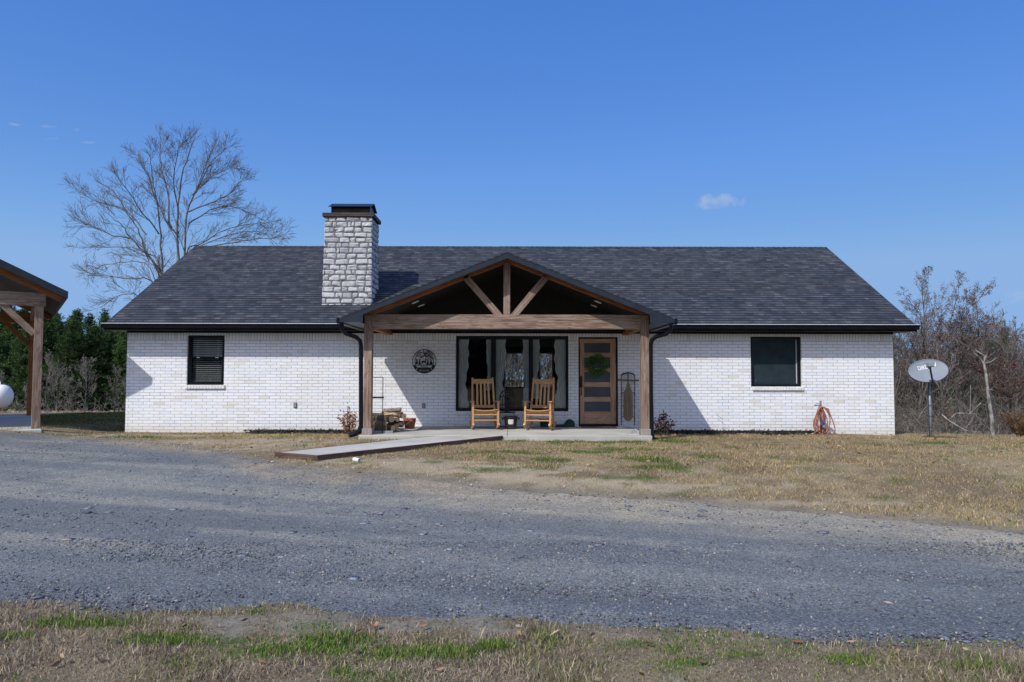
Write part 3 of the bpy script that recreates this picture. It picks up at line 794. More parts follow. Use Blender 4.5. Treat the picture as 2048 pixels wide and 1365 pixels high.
# ---- rocking chairs (local frame: x right, -y front, z up)
def make_chair():
    c = thing('rocking_chair', 'slatted wooden rocking chair on the porch, left one, in front of the window edge', 'rocking chair')
    def part(name, mb, bev=.004): return mb.build(name, M['chairwood'], c, bev)
    for s in (-1, 1):
        q = MB(); xs = s * .285; pts = []
        for i in range(13):
            t = -1 + 2 * i / 12; pts.append((xs, t * .44 + .06, .026 + .105 * t * t))
        for i in range(12): q.bar(pts[i], pts[i + 1], .036, .042)
        part('rocker', q, 0)
        q = MB(); q.bar((xs, -.235, .055), (xs, -.235, .62), .046, .046, up=(0, 1, 0)); part('leg', q)
        q = MB(); xb = s * .235
        q.bar((s * .275, .25, .05), (s * .258, .25, .42), .042, .042, up=(0, 1, 0)); part('leg', q)
        q = MB(); q.bar((s * .258, .245, .37), (s * .235, .50, 1.165), .042, .038, up=(0, 1, 0)); part('back_post', q)
        q = MB(); q.bar((s * .295, -.30, .635), (s * .275, .30, .60), .085, .024); part('armrest', q, .006)
        for zz in (.20, .32):
            q = MB(); q.bar((xs, -.235, zz + .02), (s * .27, .25, zz), .022, .022); part('stretcher', q)
    for zz in (.21, .335):
        q = MB(); q.bar((-.285, -.238, zz), (.285, -.238, zz), .024, .026); part('stretcher', q)
    q = MB(); q.bar((-.27, .25, .22), (.27, .25, .22), .022, .022); part('stretcher', q)
    # dished slatted seat
    q = MB(); n = 9
    for k in range(n):
        yy = -.255 + .52 * k / (n - 1); zz = .455 - .05 * k / (n - 1) - .012 * math.sin(math.pi * k / (n - 1))
        pts = [(x, yy, zz - .028 * (1 - (x / .27) ** 2)) for x in (-.275, -.18, -.09, 0, .09, .18, .275)]
        for a, b in zip(pts, pts[1:]): q.bar(a, b, .05, .02)
    q.box(-.262, .262, -.222, -.20, .375, .425); q.box(-.262, .262, .2, .222, .34, .385)
    for s in (-1, 1): q.bar((s * .272, -.22, .405), (s * .262, .24, .37), .022, .05)
    part('seat', q, 0)
    q = MB(); q.bar((-.222, .47, 1.075), (.222, .47, 1.075), .024, .115, up=(0, .30, .95)); part('headrest', q)
    q = MB(); q.bar((-.235, .288, .50), (.235, .288, .50), .024, .07, up=(0, .30, .95)); part('lower_rail', q)
    for x in (-.138, -.046, .046, .138):
        q = MB(); q.bar((x, .296, .52), (x * .96, .455, 1.03), .046, .014, up=(0, 1, 0)); part('back_slat', q, .003)
    return c
ch = make_chair()
ch2 = copy_tree(ch)
def put(o, loc, rz): o.location = loc; o.rotation_euler = (0, 0, rz)
put(ch, (P(969, 850, -1.02).x, -1.02, ZFL + .005), R(8)); put(ch2, (P(1079.5, 850, -1.12).x, -1.12, ZFL + .005), R(-13))
ch['label'] = 'slatted wooden rocking chair left of the black bucket'; ch2['label'] = 'slatted wooden rocking chair between the black bucket and the front door'
for o in (ch, ch2): o['group'] = 'rocking chairs on the porch'

# ---- black bucket and arched lantern stand
bp = P(1021.5, 855, -.95)
t = thing('bucket', 'black plastic bucket with a pale label between the two rocking chairs', 'bucket', (bp.x, -.95, ZFL))
q = MB(); q.lathe([(0, .002), (.115, .002), (.122, .02), (.152, .25), (.168, .252), (.17, .285), (.158, .287), (.15, .275), (.118, .04), (0, .03)], 28, (bp.x, -.95, ZFL)); q.build('body', M['bucket'], t, smooth=False)
for s in (-1, 1):
    q = MB(); q.box(bp.x + s * .185 - .02, bp.x + s * .185 + .02, -.975, -.925, ZFL + .21, ZFL + .262); q.build('lug', M['bucket'], t, .004)
q = MB(); L = []
for i in range(9):
    a_ = -math.pi / 2 - .42 + .84 * i / 8; L.append(a_)
for i in range(8):
    for z0, z1 in ((.115, .225),):
        f = lambda a_, z: (bp.x + (.1265 + .113 * z + .002) * math.cos(a_), -.95 + (.1265 + .113 * z + .002) * math.sin(a_), ZFL + z)
        q.face([f(L[i], z0 + (.02 if i in (0, 7) else 0)), f(L[i + 1], z0), f(L[i + 1], z1), f(L[i], z1 - (.02 if i == 0 else 0))])
q.build('label', M['paper'], t)
lp = P(1014, 850, -.45); lx, ly = lp.x, -.45
t = thing('lantern_stand', 'black wire arched lantern cage on thin legs behind the bucket', 'lantern', (lx, ly, ZFL))
q = MB(); Z0, Z1, hw = ZFL + .34, ZFL + .72, .165
for x in (-hw, hw):
    for y in (-.1, .1): q.bar((lx + x, ly + y, ZFL), (lx + x, ly + y, Z0), .014, .014)
q.box(lx - hw - .02, lx + hw + .02, ly - .12, ly + .12, Z0, Z0 + .02); q.box(lx - hw, lx + hw, ly - .1, ly - .086, ZFL + .03, ZFL + .05)
q.build('stand', M['iron'], t)
q = MB()
for y in (-.1, .1):
    for k in range(7):
        x = -hw + 2 * hw * k / 6; zt = Z1 + .16 * math.sqrt(max(0, 1 - (x / hw) ** 2)); q.bar((lx + x, ly + y, Z0 + .02), (lx + x, ly + y, zt), .013, .013)
    arc = [(lx + hw * math.cos(a_), ly + y, Z1 + .165 * math.sin(a_)) for a_ in np.linspace(0, math.pi, 15)]; q.tube(arc, .011, 6)
    for z in (Z1, Z0 + .19): q.box(lx - hw, lx + hw, ly + y - .007, ly + y + .007, z - .008, z + .008)
    arc = [(lx + hw * .55 * math.cos(a_), ly + y, Z1 + .1 * math.sin(a_)) for a_ in np.linspace(0, math.pi, 11)]; q.tube(arc, .008, 5)
q.box(lx - .05, lx + .05, ly - .05, ly + .05, Z0 + .02, Z0 + .32)
q.tube([(lx - .05, ly, Z1 + .16), (lx - .03, ly, Z1 + .21), (lx + .03, ly, Z1 + .21), (lx + .05, ly, Z1 + .16)], .007, 6)
q.build('cage', M['iron'], t)

# ---- dark green tub and scoop by the wall
p = P(1089, 855, -.22)
q = MB(); q.lathe([(0, .002), (.10, .002), (.118, .15), (.13, .152), (.13, .178), (.115, .178), (.1, .03), (0, .03)], 24, (p.x, -.24, ZFL))
tag(q.build('plant_tub', M['greenplastic'], None), 'small dark green plastic tub behind the right rocking chair', 'tub')
x0, x1 = P(1102, 855, -.2).x, P(1149, 855, -.2).x
q = MB(); n = 24; prof = []
for i in range(n + 1):
    s_ = i / n; x = x0 + (x1 - x0) * s_
    h_ = .055 + (.125 * math.sqrt(max(0, 1 - ((s_ - .80) / .21) ** 2)) if s_ > .59 else 0)
    prof.append((x, h_))
for i in range(n):
    (xa, ha), (xb, hb) = prof[i], prof[i + 1]
    ring = lambda x, h_: [(x, -.30, ZFL), (x, -.31, ZFL + h_ * .6), (x, -.26, ZFL + h_), (x, -.12, ZFL + h_), (x, -.07, ZFL + h_ * .6), (x, -.08, ZFL)]
    ra, rb = ring(xa, ha), ring(xb, hb)
    for k in range(6): q.face([ra[k], ra[(k + 1) % 6], rb[(k + 1) % 6], rb[k]])
q.face(ring(*prof[0])); q.face(ring(*prof[-1]))
tag(q.build('plastic_scoop', M['greenplastic'], None, weld=True), 'low dark green plastic scoop with a rounded end beside the front door', 'scoop')

# ---- door mat and wreath
a0, a1 = P(1163, 852, -.3).x, P(1231, 852, -.3).x
q = MB(); q.box(a0, a1, -.52, -.06, ZFL, ZFL + .014); tag(q.build('door_mat', M['mat'], None, .004), 'brown and black mat lying in front of the wooden door', 'door mat')
wc = P(1194.5, 731.5, -.02)
t = thing('wreath', 'round green leafy wreath hanging on the wooden front door', 'wreath', (wc.x, -.02, wc.z))
q = MB(); q.tube([(wc.x + .185 * math.cos(a_), -.0, wc.z + .185 * math.sin(a_)) for a_ in np.linspace(0, 2 * math.pi, 25)], .022, 6); q.build('ring', M['twig'], t)
q = MB(); rr = random.Random(4)
def leafquad(q, p, d, L, W, up=None, rr=rr):
    d = d.normalized(); s = d.cross(Vector((rr.uniform(-1, 1), rr.uniform(-1, 1), rr.uniform(-1, 1)))).normalized()
    nrm = d.cross(s)
    q.face([p, p + d * L * .5 + s * W / 2 + nrm * L * .06, p + d * L, p + d * L * .5 - s * W / 2 + nrm * L * .06])
for i in range(950):
    a_ = rr.random() * 2 * math.pi; b_ = rr.random() * 2 * math.pi; rad = .075 * math.sqrt(rr.random())
    rc = .19 + rad * math.cos(b_)
    p = Vector((wc.x + rc * math.cos(a_), -.03 + rad * .75 * math.sin(b_), wc.z + rc * math.sin(a_)))
    d = Vector((math.cos(a_) * math.cos(b_) - math.sin(a_) * .6, math.sin(b_) - .35, math.sin(a_) * math.cos(b_) + math.cos(a_) * .6)) + Vector((rr.uniform(-.6, .6), rr.uniform(-.6, .6), rr.uniform(-.6, .6)))
    leafquad(q, p, d, rr.uniform(.035, .06), rr.uniform(.018, .03))
q.build('leaves', M['leaf_green'], t)

# ---- sled leaning on the wall
def S(px, py):   # points on the sled's leaning plane
    z = P(px, py, -.2).z; y = -.30 + .24 * (z - ZF) / 1.15
    return P(px, py, y - .02)
t = thing('sled', 'old wooden sled with iron runners leaning on the brick wall', 'sled', tuple(S(1256, 852)))
for s in (-1, 1):
    xx = 1256 + s * 13.2; q = MB()
    q.tube([S(xx, 851), S(xx, 830), S(xx, 790), S(xx + s * .4, 760), S(xx, 751)], .011, 6); q.build('runner', M['rust'], t)
q = MB(); q.tube([S(1242.8, 751), S(1247, 747.6), S(1256, 746), S(1265, 747.6), S(1269.2, 751)], .016, 6); q.build('front_bow', M['rust'], t)
q = MB(); q.tube([S(1256, 747), S(1256, 766)], .013, 6); q.build('draw_bar', M['rust'], t)
q = MB(); a_, b_ = S(1235.5, 760), S(1278, 761.5); q.bar(a_ - Vector((0, .02, 0)), b_ - Vector((0, .02, 0)), .022, .04); q.build('steering_bar', M['sledwood'], t, .004)
for py in (786, 812, 834):
    q = MB(); q.tube([S(1241.5, py + 4), S(1243.5, py), S(1268.5, py), S(1270.5, py + 4)], .009, 5); q.build('cross_brace', M['rust'], t)
q = MB(); outl = [(1252.8, 769), (1254.5, 766), (1257.5, 766), (1259.2, 769), (1259.8, 775), (1265, 786), (1265.5, 834), (1262.5, 840), (1256, 843), (1249.5, 840), (1246.5, 834), (1247, 786), (1252.2, 775)]
f1 = [S(*p) - Vector((0, .035, 0)) for p in outl]; f2 = [S(*p) - Vector((0, .02, 0)) for p in outl]
uvs = [(p[1] * .0122, p[0] * .0122) for p in outl]
q.face(f1, uvs); q.face(f2, uvs)
for i in range(len(f1)): q.face([f1[i], f2[i], f2[(i + 1) % len(f1)], f1[(i + 1) % len(f1)]])
dk = q.build('deck', M['sledwood'], t, weld=True)
for px in (1252.2, 1259.8):
    q = MB(); q.tube([S(px, 778) - Vector((0, .0365, 0)), S(px, 838) - Vector((0, .0365, 0))], .0022, 4); q.build('board_gap', M['rust'], dk)

# ---- grey ornament by the right post
p = P(1268, 868, -2.62); ox, oy = p.x, -2.52
t = thing('garden_ornament', 'small grey half round stone ornament on a flat base beside the right post', 'ornament', (ox, oy, ZFL))
q = MB(); q.box(ox - .13, ox + .10, oy - .13, oy + .1, ZFL, ZFL + .02); q.build('base', M['concrete'], t, .006)
q = MB(); rr2 = .085
prof = [(ox + .005 + rr2 * math.cos(a_), ZFL + .022 + rr2 * 1.1 * math.sin(a_)) for a_ in np.linspace(0, math.pi, 15)]
q.prism(prof, oy - .05, oy + .05); q.build('half_disc', M['ornament'], t, .012)
q = MB()
for k in (.45, .72):
    q.tube([(ox + .005 + rr2 * k * math.cos(a_), oy - .053, ZFL + .025 + rr2 * k * 1.1 * math.sin(a_)) for a_ in np.linspace(.1, math.pi - .1, 11)], .006, 5)
q.build('carving', M['ornament'], t)

# ---- firewood, rack and red sack
rx = P(765.5, 800, -2.35).x
t = thing('log_rack', 'thin black metal log rack standing behind the left porch post', 'rack', (-2.85, -2.35, ZFL))
q = MB(); zt = P(765, 755, -2.35).z
for x in (-3.04, rx): q.bar((x, -2.35, ZFL), (x, -2.35, zt), .014, .014)
q.bar((-3.047, -2.35, zt), (rx + .007, -2.35, zt), .014, .014); q.build('frame', M['iron'], t)
zb_ = P(755, 795.5, -2.37).z; q = MB(); q.bar((-3.06, -2.368, zb_), (rx + .03, -2.368, zb_), .014, .034); q.build('flat_bar', M['iron'], t)
for y in (-2.30, -1.85):
    q = MB(); q.box(-3.04, -2.50, y - .03, y + .03, ZFL, ZFL + .055); q.build('base_rail', M['grey'], t)
def log(p0, p1, r, label, mats=None, half=False, seed=0):
    q = MB(); rr = random.Random(seed); p0, p1 = Vector(p0), Vector(p1)
    n = 12; m_ = 7; a = (p1 - p0).normalized(); s = a.cross(Vector((0, 0, 1))).normalized(); u = s.cross(a)
    prof = [rr.uniform(.86, 1.1) for _ in range(n)]; rot = rr.random() * 6
    rings = []
    for j in range(m_):
        c = p0.lerp(p1, j / (m_ - 1)); row = []
        for k in range(n):
            an = 2 * math.pi * k / n + rot; rad = r * prof[k] * (1 + .05 * rr.uniform(-1, 1))
            xx, yy = rad * math.cos(an), rad * math.sin(an)
            if half and math.sin(an - rot) < -.1: yy = yy * .2
            row.append(c + s * xx + u * yy)
        rings.append(row)
    for j in range(m_ - 1):
        for k in range(n):
            mi = 1 if half and math.sin(2 * math.pi * (k + .5) / n) < -.1 else 0
            q.face([rings[j][k], rings[j][(k + 1) % n], rings[j + 1][(k + 1) % n], rings[j + 1][k]], None, mi)
    q.face(rings[0], None, 1); q.face(rings[-1], None, 1)
    o = q.build('firewood_log', mats or [M['logbark'], M['logend']], None, weld=True)
    return tag(o, label, 'log', 'firewood logs piled by the left porch post')
LB = 'bark covered firewood log in the pile behind the left porch post'
zb = ZFL + .056
def lg(pa, pb, Y0, Y1, r, label, half=False, seed=0, mats=None):
    a_, b_ = P(*pa, Y0), P(*pb, Y1); return log(a_, b_, r, label, mats, half, seed)
lg((738, 858), (773, 857), -2.18, -2.22, .058, 'pale split log lying lowest at the front of the woodpile', True, 1)
lg((738, 848), (772, 848), -2.16, -2.2, .066, 'dark barked log just above the lowest split log of the woodpile', False, 2)
lg((738, 838), (770, 836), -2.1, -2.14, .07, 'thick dark barked log on top of the front row of the woodpile', False, 3)
lg((742, 852), (786, 856.5), -1.3, -2.05, .062, LB, False, 4)
lg((760, 840), (783, 838), -1.2, -2.0, .07, 'upright looking log with its pale round cut end facing out in the woodpile', False, 5)
lg((775, 852), (793, 853), -1.2, -1.95, .06, LB, False, 6)
lg((783, 838), (795, 839), -1.1, -1.85, .058, LB, True, 7)
lg((770, 828), (797, 831), -1.2, -1.75, .05, 'reddish split log near the top of the woodpile', True, 8)
lg((765, 828), (805, 829), -1.15, -1.25, .06, LB, False, 9)
lg((790, 847), (800, 850), -1.1, -1.7, .055, LB, True, 10)
lg((778, 848), (806, 849), -.9, -1.0, .07, LB, False, 11)
lg((762, 831), (790, 828.5), -1.5, -1.6, .045, 'thin split stick leaning across the top of the woodpile', True, 12)
lg((768, 821.5), (802, 819.5), -1.1, -1.15, .052, 'pale grey barked log topmost on the woodpile', False, 13, [M['palebark'], M['logend']])
lg((790, 829), (808, 833), -.95, -1.3, .06, LB, False, 14)
lg((742, 830), (768, 831), -1.9, -1.8, .05, LB, True, 15)
p = P(819, 851, -.75); q = MB(); bx, by = p.x, -.75
rings = []
rr = random.Random(8)
for j, (z, rad) in enumerate(((0, .10), (.02, .115), (.08, .125), (.15, .14), (.21, .15), (.225, .145), (.19, .12))):
    rings.append([(bx + rad * (1 + .05 * rr.uniform(-1, 1)) * math.cos(2 * math.pi * k / 18), by + rad * .8 * math.sin(2 * math.pi * k / 18), ZFL + z + .008 * rr.uniform(-1, 1) * (j > 1)) for k in range(18)])
for j in range(6):
    for k in range(18): q.face([rings[j][k], rings[j][(k + 1) % 18], rings[j + 1][(k + 1) % 18], rings[j + 1][k]])
q.face(rings[0]); q.face(rings[-1])
t = thing('sack', 'red brown open sack with a pale slanting cord beside the woodpile', 'sack', (bx, by, ZFL))
q.build('body', M['redbag'], t, weld=True, smooth=True)
q = MB(); q.tube([(bx - .07, by - .102, ZFL + .08), (bx - .01, by - .112, ZFL + .13), (bx + .06, by - .112, ZFL + .19)], .006, 5); q.build('cord', M['paper'], t)

# ---- round metal sign, cut from plate: built as short runs of plate
sc_ = P(848.5, 723.2, -.03); SR = .292
def poly_in(poly, x, y):
    c = False; n = len(poly)
    for i in range(n):
        x1, y1 = poly[i]; x2, y2 = poly[(i + 1) % n]
        if (y1 > y) != (y2 > y) and x < (x2 - x1) * (y - y1) / (y2 - y1) + x1: c = not c
    return c
_S = lambda px, py: ((px - 672) / 480.0, -(py - 650) / 480.0)      # crop of the photograph, sign radius 480
deer = [_S(*p) for p in ((570, 630), (730, 625), (720, 600), (705, 560), (690, 535), (712, 540), (715, 520), (740, 560), (750, 520), (760, 560), (775, 540), (755, 590), (745, 640), (735, 690), (750, 735), (790, 780), (750, 780), (720, 735), (690, 690), (630, 695), (605, 740), (560, 775), (535, 780), (575, 720), (565, 670))]
trees_ = [(375, 530, 55, 760), (490, 540, 55, 790), (815, 540, 55, 790), (940, 560, 75, 790)]
mtn = [[(350, 460), (450, 425), (540, 500), (690, 385), (780, 470), (850, 390), (1020, 560)], [(540, 520), (600, 470), (690, 400)], [(690, 400), (740, 480)], [(770, 440), (850, 520), (880, 560)], [(850, 400), (950, 540)], [(500, 370), (545, 430)], [(630, 330), (700, 360), (830, 380)], [(640, 320), (760, 340)]]
def seg_d(p, a, b):
    vx, vy = b[0] - a[0], b[1] - a[1]; t_ = max(0, min(1, ((p[0] - a[0]) * vx + (p[1] - a[1]) * vy) / (vx * vx + vy * vy)))
    return math.hypot(p[0] - a[0] - t_ * vx, p[1] - a[1] - t_ * vy)
msegs = [(_S(*a_), _S(*b_)) for ln in mtn for a_, b_ in zip(ln, ln[1:])]
ban = [_S(*p) for p in ((330, 815), (1000, 815), (950, 895), (380, 895))]
def plate(x, z):
    d = math.hypot(x, z)
    if d > 1: return False
    if d > .955: return True
    if z < _S(0, 797)[1]:
        if poly_in(ban, x, z): return False
        for hx_ in (378, 962):
            if math.hypot(x - _S(hx_, 0)[0], z - _S(0, 955)[1]) < .05: return False
        return True
    if .75 < d < .79: return True
    if d >= .79: return False
    if poly_in(deer, x, z): return True
    for cx_, top, hw_, bot in trees_:
        (tx, tz), (_, bz) = _S(cx_, top), _S(cx_, bot)
        if bz <= z <= tz:
            k = (tz - z) / (tz - bz); k2 = (k * 4) % 1
            if abs(x - tx) < hw_ / 480 * (k * .75 + k2 * .25): return True
    return any(seg_d((x, z), a_, b_) < .028 for a_, b_ in msegs)
t = thing('wall_sign', 'round black metal wall sign with deer, pines and mountains on white brick', 'sign', tuple(sc_))
q = MB(); NR = 110
for j in range(NR):
    z = -1 + 2 * (j + .5) / NR; run = None
    for i in range(NR * 2 + 1):
        x = -1 + (i + .5) / NR; on = i < NR * 2 and plate(x, z)
        if on and run is None: run = -1 + i / NR
        if not on and run is not None:
            xe = -1 + i / NR; a_, b_ = sc_.x + run * SR, sc_.x + xe * SR; c_, d_ = sc_.z + (z - 1 / NR) * SR, sc_.z + (z + 1 / NR) * SR
            q.face([(a_, -.03, c_), (b_, -.03, c_), (b_, -.03, d_), (a_, -.03, d_)]); q.face([(a_, -.025, c_), (b_, -.025, c_), (b_, -.025, d_), (a_, -.025, d_)])
            q.face([(a_, -.03, c_), (a_, -.025, c_), (a_, -.025, d_), (a_, -.03, d_)]); q.face([(b_, -.03, c_), (b_, -.025, c_), (b_, -.025, d_), (b_, -.03, d_)])
            run = None
for a_ in (.6, 2.5): q.tube([(sc_.x + .97 * SR * math.cos(a_), -.025, sc_.z + .97 * SR * math.sin(a_)), (sc_.x + .97 * SR * math.cos(a_), 0, sc_.z + .97 * SR * math.sin(a_))], .008, 6)
q.build('plate', M['iron'], t)
def text_faces(txt, size):
    cu = bpy.data.curves.new('lettering', 'FONT'); cu.body = txt; cu.size = size; cu.align_x = 'CENTER'; cu.align_y = 'CENTER'; cu.offset = size * .012
    ob = bpy.data.objects.new('lettering', cu); COL.objects.link(ob); bpy.context.view_layer.update()
    me = bpy.data.meshes.new_from_object(ob.evaluated_get(bpy.context.evaluated_depsgraph_get()))
    V = [tuple(v.co) for v in me.vertices]; Fc = [list(p.vertices) for p in me.polygons]
    bpy.data.objects.remove(ob); bpy.data.curves.remove(cu); bpy.data.meshes.remove(me)
    return V, Fc
q = MB()
def put_text(q, V, Fc, fn):
    for f in Fc: q.face([fn(*V[i][:2]) for i in f])
V, Fc = text_faces('RALLS', .058); put_text(q, V, Fc, lambda x, y: (sc_.x + x * 1.0, -.0305, sc_.z + _S(0, 856)[1] * SR + y * 1.1))
word = 'JAKE & AMBER'
for i, chx in enumerate(word):
    if chx == ' ': continue
    a_ = R(140 - i * 100 / (len(word) - 1)); V, Fc = text_faces(chx, .058)
    put_text(q, V, Fc, lambda x, y, a_=a_: (sc_.x + SR * .87 * math.cos(a_) + x * math.cos(a_ - math.pi / 2) - y * math.sin(a_ - math.pi / 2), -.0305, sc_.z + SR * .87 * math.sin(a_) + x * math.sin(a_ - math.pi / 2) + y * math.cos(a_ - math.pi / 2)))
q.build('dark_lettering', M['iron'], t)
q = MB(); V, Fc = text_faces('EST. 2-17-23', .044); put_text(q, V, Fc, lambda x, y: (sc_.x + x, -.0312, sc_.z + _S(0, 1015)[1] * SR + y * 1.15))
q.build('date_lettering', M['signlight'], t)
# small bottle on the inside sill of the right window
p = P(1511.5, 766, .105); q = MB(); q.lathe([(0, 0), (.014, 0), (.014, .08), (.007, .10), (.007, .12), (0, .12)], 12, (p.x, .105, W_R[2] + .062))
tag(q.build('bottle', M['blue'], None, smooth=True), 'small blue bottle standing inside the right window', 'bottle')

# ================================================================== THINGS IN THE YARD
# ---- hose on its stake
hp = P(1643, 864, -.28); hz = gzf(hp.x, -.28)
t = thing('garden_hose', 'coiled terracotta garden hose hung on a tap stake by the wall', 'hose', (hp.x, -.28, hz))
q = MB(); zt = P(1643, 802, -.28).z
q.bar((hp.x, -.26, hz - .1), (hp.x, -.26, zt), .038, .038, up=(0, 1, 0)); q.bar((hp.x - .16, -.26, zt - .12), (hp.x + .02, -.27, zt - .1), .03, .03); q.build('stake', M['grey'], t, .003)
q = MB(); rr = random.Random(21); pts = []
zh = P(1638, 813, -.3).z; hgt = zh - hz - .02
for k in range(8):
    cx_ = hp.x + (-.055 if k % 2 else -.03) + rr.uniform(-.02, .02); wd_ = rr.uniform(.06, .15) if k < 6 else .17; yy = -.30 - .016 * k
    hh = hgt * rr.uniform(.9, 1.0)
    for i in range(22):
        a_ = math.pi / 2 + 2 * math.pi * i / 22
        pts.append(Vector((cx_ + (wd_ + .03 * math.sin(a_ * 2 + k)) * math.cos(a_) * (1 - .25 * math.sin(a_)), yy - .016 * i / 22, hz + .03 + hh / 2 + hh / 2 * math.sin(a_))))
for x, z in ((.10, zh - .05), (.17, zh - .25), (.24, zh - .45), (.255, hz + .12), (.2, hz + .02), (.14, hz + .05), (.08, hz + .1)): pts.append(Vector((hp.x + x, -.44, z)))
q.tube(pts, .0125, 7); q.build('coil', M['hose'], t, smooth=True)
q = MB(); q.tube([(hp.x - .30, -.4, hz + .02), (hp.x - .2, -.42, hz + .06), (hp.x - .12, -.43, hz + .16), (hp.x - .08, -.43, hz + .3)], .0125, 7); q.build('loose_end', M['hose'], t, smooth=True)
q = MB(); cz = P(1640, 846, -.45).z; q.tube([(hp.x - .05, -.46, cz - .06), (hp.x - .045, -.46, cz + .07)], .026, 10); q.build('connector', M['blue'], t)
q = MB(); q.tube([(hp.x - .02, -.465, cz - .11), (hp.x - .005, -.465, cz - .05)], .03, 10); q.build('nozzle', M['steel'], t)
q = MB(); arc = [(hp.x - .11 + .075 * math.cos(a_), -.36, zh + .0 + .07 * math.sin(a_)) for a_ in np.linspace(0, math.pi, 10)]; q.tube(arc, .004, 5); q.build('wire_loop', M['iron'], t)

# ---- satellite dish
DY = -1.55
dp = P(1861.5, 872, DY); dz = gzf(dp.x, DY)
t = thing('satellite_dish', 'grey satellite dish with white lettering on a metal pole at the house corner', 'satellite dish', (dp.x, DY, dz))
dc = P(1856.8, 741.5, DY - .12)
q = MB(); q.tube([(dp.x, DY, dz - .15), (dp.x - .01, DY, dc.z - .14)], .03, 14); pole = q.build('pole', M['steel'], t, smooth=True)
q = MB(); q.tube([(dp.x - .034, DY - .012, dz), (dp.x - .036, DY - .015, dc.z - .2)], .008, 6)
for k in range(4):
    zz = dz + .25 + k * .24; q.tube([(dp.x - .006, DY, zz), (dp.x - .006, DY, zz + .012)], .033, 12)
q.tube([(dp.x - .036, DY - .015, dc.z - .2), (dp.x + .04, DY - .02, dc.z - .28), (dp.x + .05, DY - .04, dc.z - .2), (dp.x, DY - .06, dc.z - .16)], .008, 6)
q.build('cable', M['iron'], pole)
q = MB(); q.lathe([(.04, 0), (.06, .005), (.06, .03), (.03, .03)], 10, (dp.x, DY, dz - .005)); q.build('foot', mat_noise('orange paint', (.45, .25, .06), (.6, .36, .1), 12), pole)
tilt = R(33)
ex = Vector((1, 0, .21)).normalized(); en = Vector((-.04, -math.cos(tilt), math.sin(tilt))).normalized(); ez = en.cross(ex).normalized(); ez = -ez if ez.z < 0 else ez
A_, B_ = .42, .285
dep = lambda x, y: -.075 * (1 - (x / A_) ** 2 - (y / B_) ** 2)
q = MB(); nr, na = 10, 48
def DP(x, y, o=0): return dc + ex * x + ez * y + en * (dep(x, y) + o)
for o in (0, -.008):
    for i in range(nr):
        for k in range(na):
            a0, a1 = 2 * math.pi * k / na, 2 * math.pi * (k + 1) / na; r0, r1 = i / nr, (i + 1) / nr
            f = lambda r_, a_: DP(A_ * r_ * math.cos(a_), B_ * r_ * math.sin(a_), o)
            q.face([f(r0, a0), f(r1, a0), f(r1, a1), f(r0, a1)] if i else [f(0, 0), f(r1, a0), f(r1, a1)])
refl = q.build('reflector', M['dish'], t, smooth=True, weld=True)
q = MB(); q.tube([DP(A_ * math.cos(a_), B_ * math.sin(a_)) for a_ in np.linspace(0, 2 * math.pi, 49)], .0085, 6, caps=False); q.build('rim', M['dish'], refl, smooth=True)
V, Fc = text_faces('DIRECTV', .105); q = MB()
mx_ = max(v[0] for v in V); put_text(q, V, Fc, lambda x, y: DP(x / mx_ * .212 + .045, y * 1.2 + .118, .006)); q.build('lettering', M['white'], refl)
lnb = P(1861.5, 729.5, DY - .58)
q = MB(); a_ = DP(-.075, -B_ + .02, .02); q.bar(a_ + Vector((0, .05, -.05)), a_ + Vector((0, -.08, -.045)), .04, .05); q.bar(a_ + Vector((0, -.06, -.045)), lnb + Vector((0, .03, -.07)), .03, .045); q.build('feed_arm', M['iron'], t, .005)
q = MB(); q.bar(lnb + Vector((0, -.04, .0)), lnb + Vector((0, .09, -.01)), .115, .10, up=(0, .2, 1)); q.bar(lnb + Vector((0, .06, -.09)), lnb + Vector((0, .04, -.05)), .07, .05); q.build('feed_horn', M['dish'], t, .014)
q = MB(); q.bar((dp.x - .01, DY, dc.z - .16), dc + en * -.1, .08, .08, up=(0, 1, 0)); q.box(dp.x - .07, dp.x + .05, DY - .05, DY + .05, dc.z - .2, dc.z - .12); q.build('bracket', M['iron'], t, .006)

# ---- propane tank
ty = 12.2; tp = P(0, 793, ty); tr = .475; L = 3.0; tx1 = P(22, 793, ty).x
t = thing('propane_tank', 'white domed propane tank lying beyond the carport', 'tank', (tx1 - L / 2, ty, gzf(tx1 - 1, ty)))
q = MB(); n = 28; rings = []
for i in range(25):
    s_ = i / 24
    if s_ < .3: a_ = math.pi / 2 * s_ / .3; x, rad = tr * .9 * (1 - math.sin(a_)), tr * math.sin(a_)**.0 * math.cos(math.pi / 2 - a_)
    elif s_ > .7: a_ = math.pi / 2 * (1 - s_) / .3; x, rad = L - tr * .9 * (1 - math.sin(a_)), tr * math.sin(a_)
    else: x, rad = tr * .0 + (L) * (s_ - .3) / .4 * .0 + (L - 0) * ((s_ - .3) / .4), tr
    if .3 <= s_ <= .7: x = max(0.0, min(L, L * (s_ - .3) / .4))
    if s_ < .3: x = -tr * .75 * math.cos(math.pi / 2 * s_ / .3)
    if s_ > .7: x = L + tr * .75 * math.cos(math.pi / 2 * (1 - s_) / .3)
    if s_ < .3: rad = tr * math.sin(math.pi / 2 * s_ / .3)
    rings.append([(tx1 - tr * .75 - L + x, ty + rad * math.cos(2 * math.pi * k / n), tp.z + rad * math.sin(2 * math.pi * k / n)) for k in range(n)])
for i in range(24):
    for k in range(n): q.face([rings[i][k], rings[i][(k + 1) % n], rings[i + 1][(k + 1) % n], rings[i + 1][k]])
q.build('shell', M['tank'], t, smooth=True, weld=True)
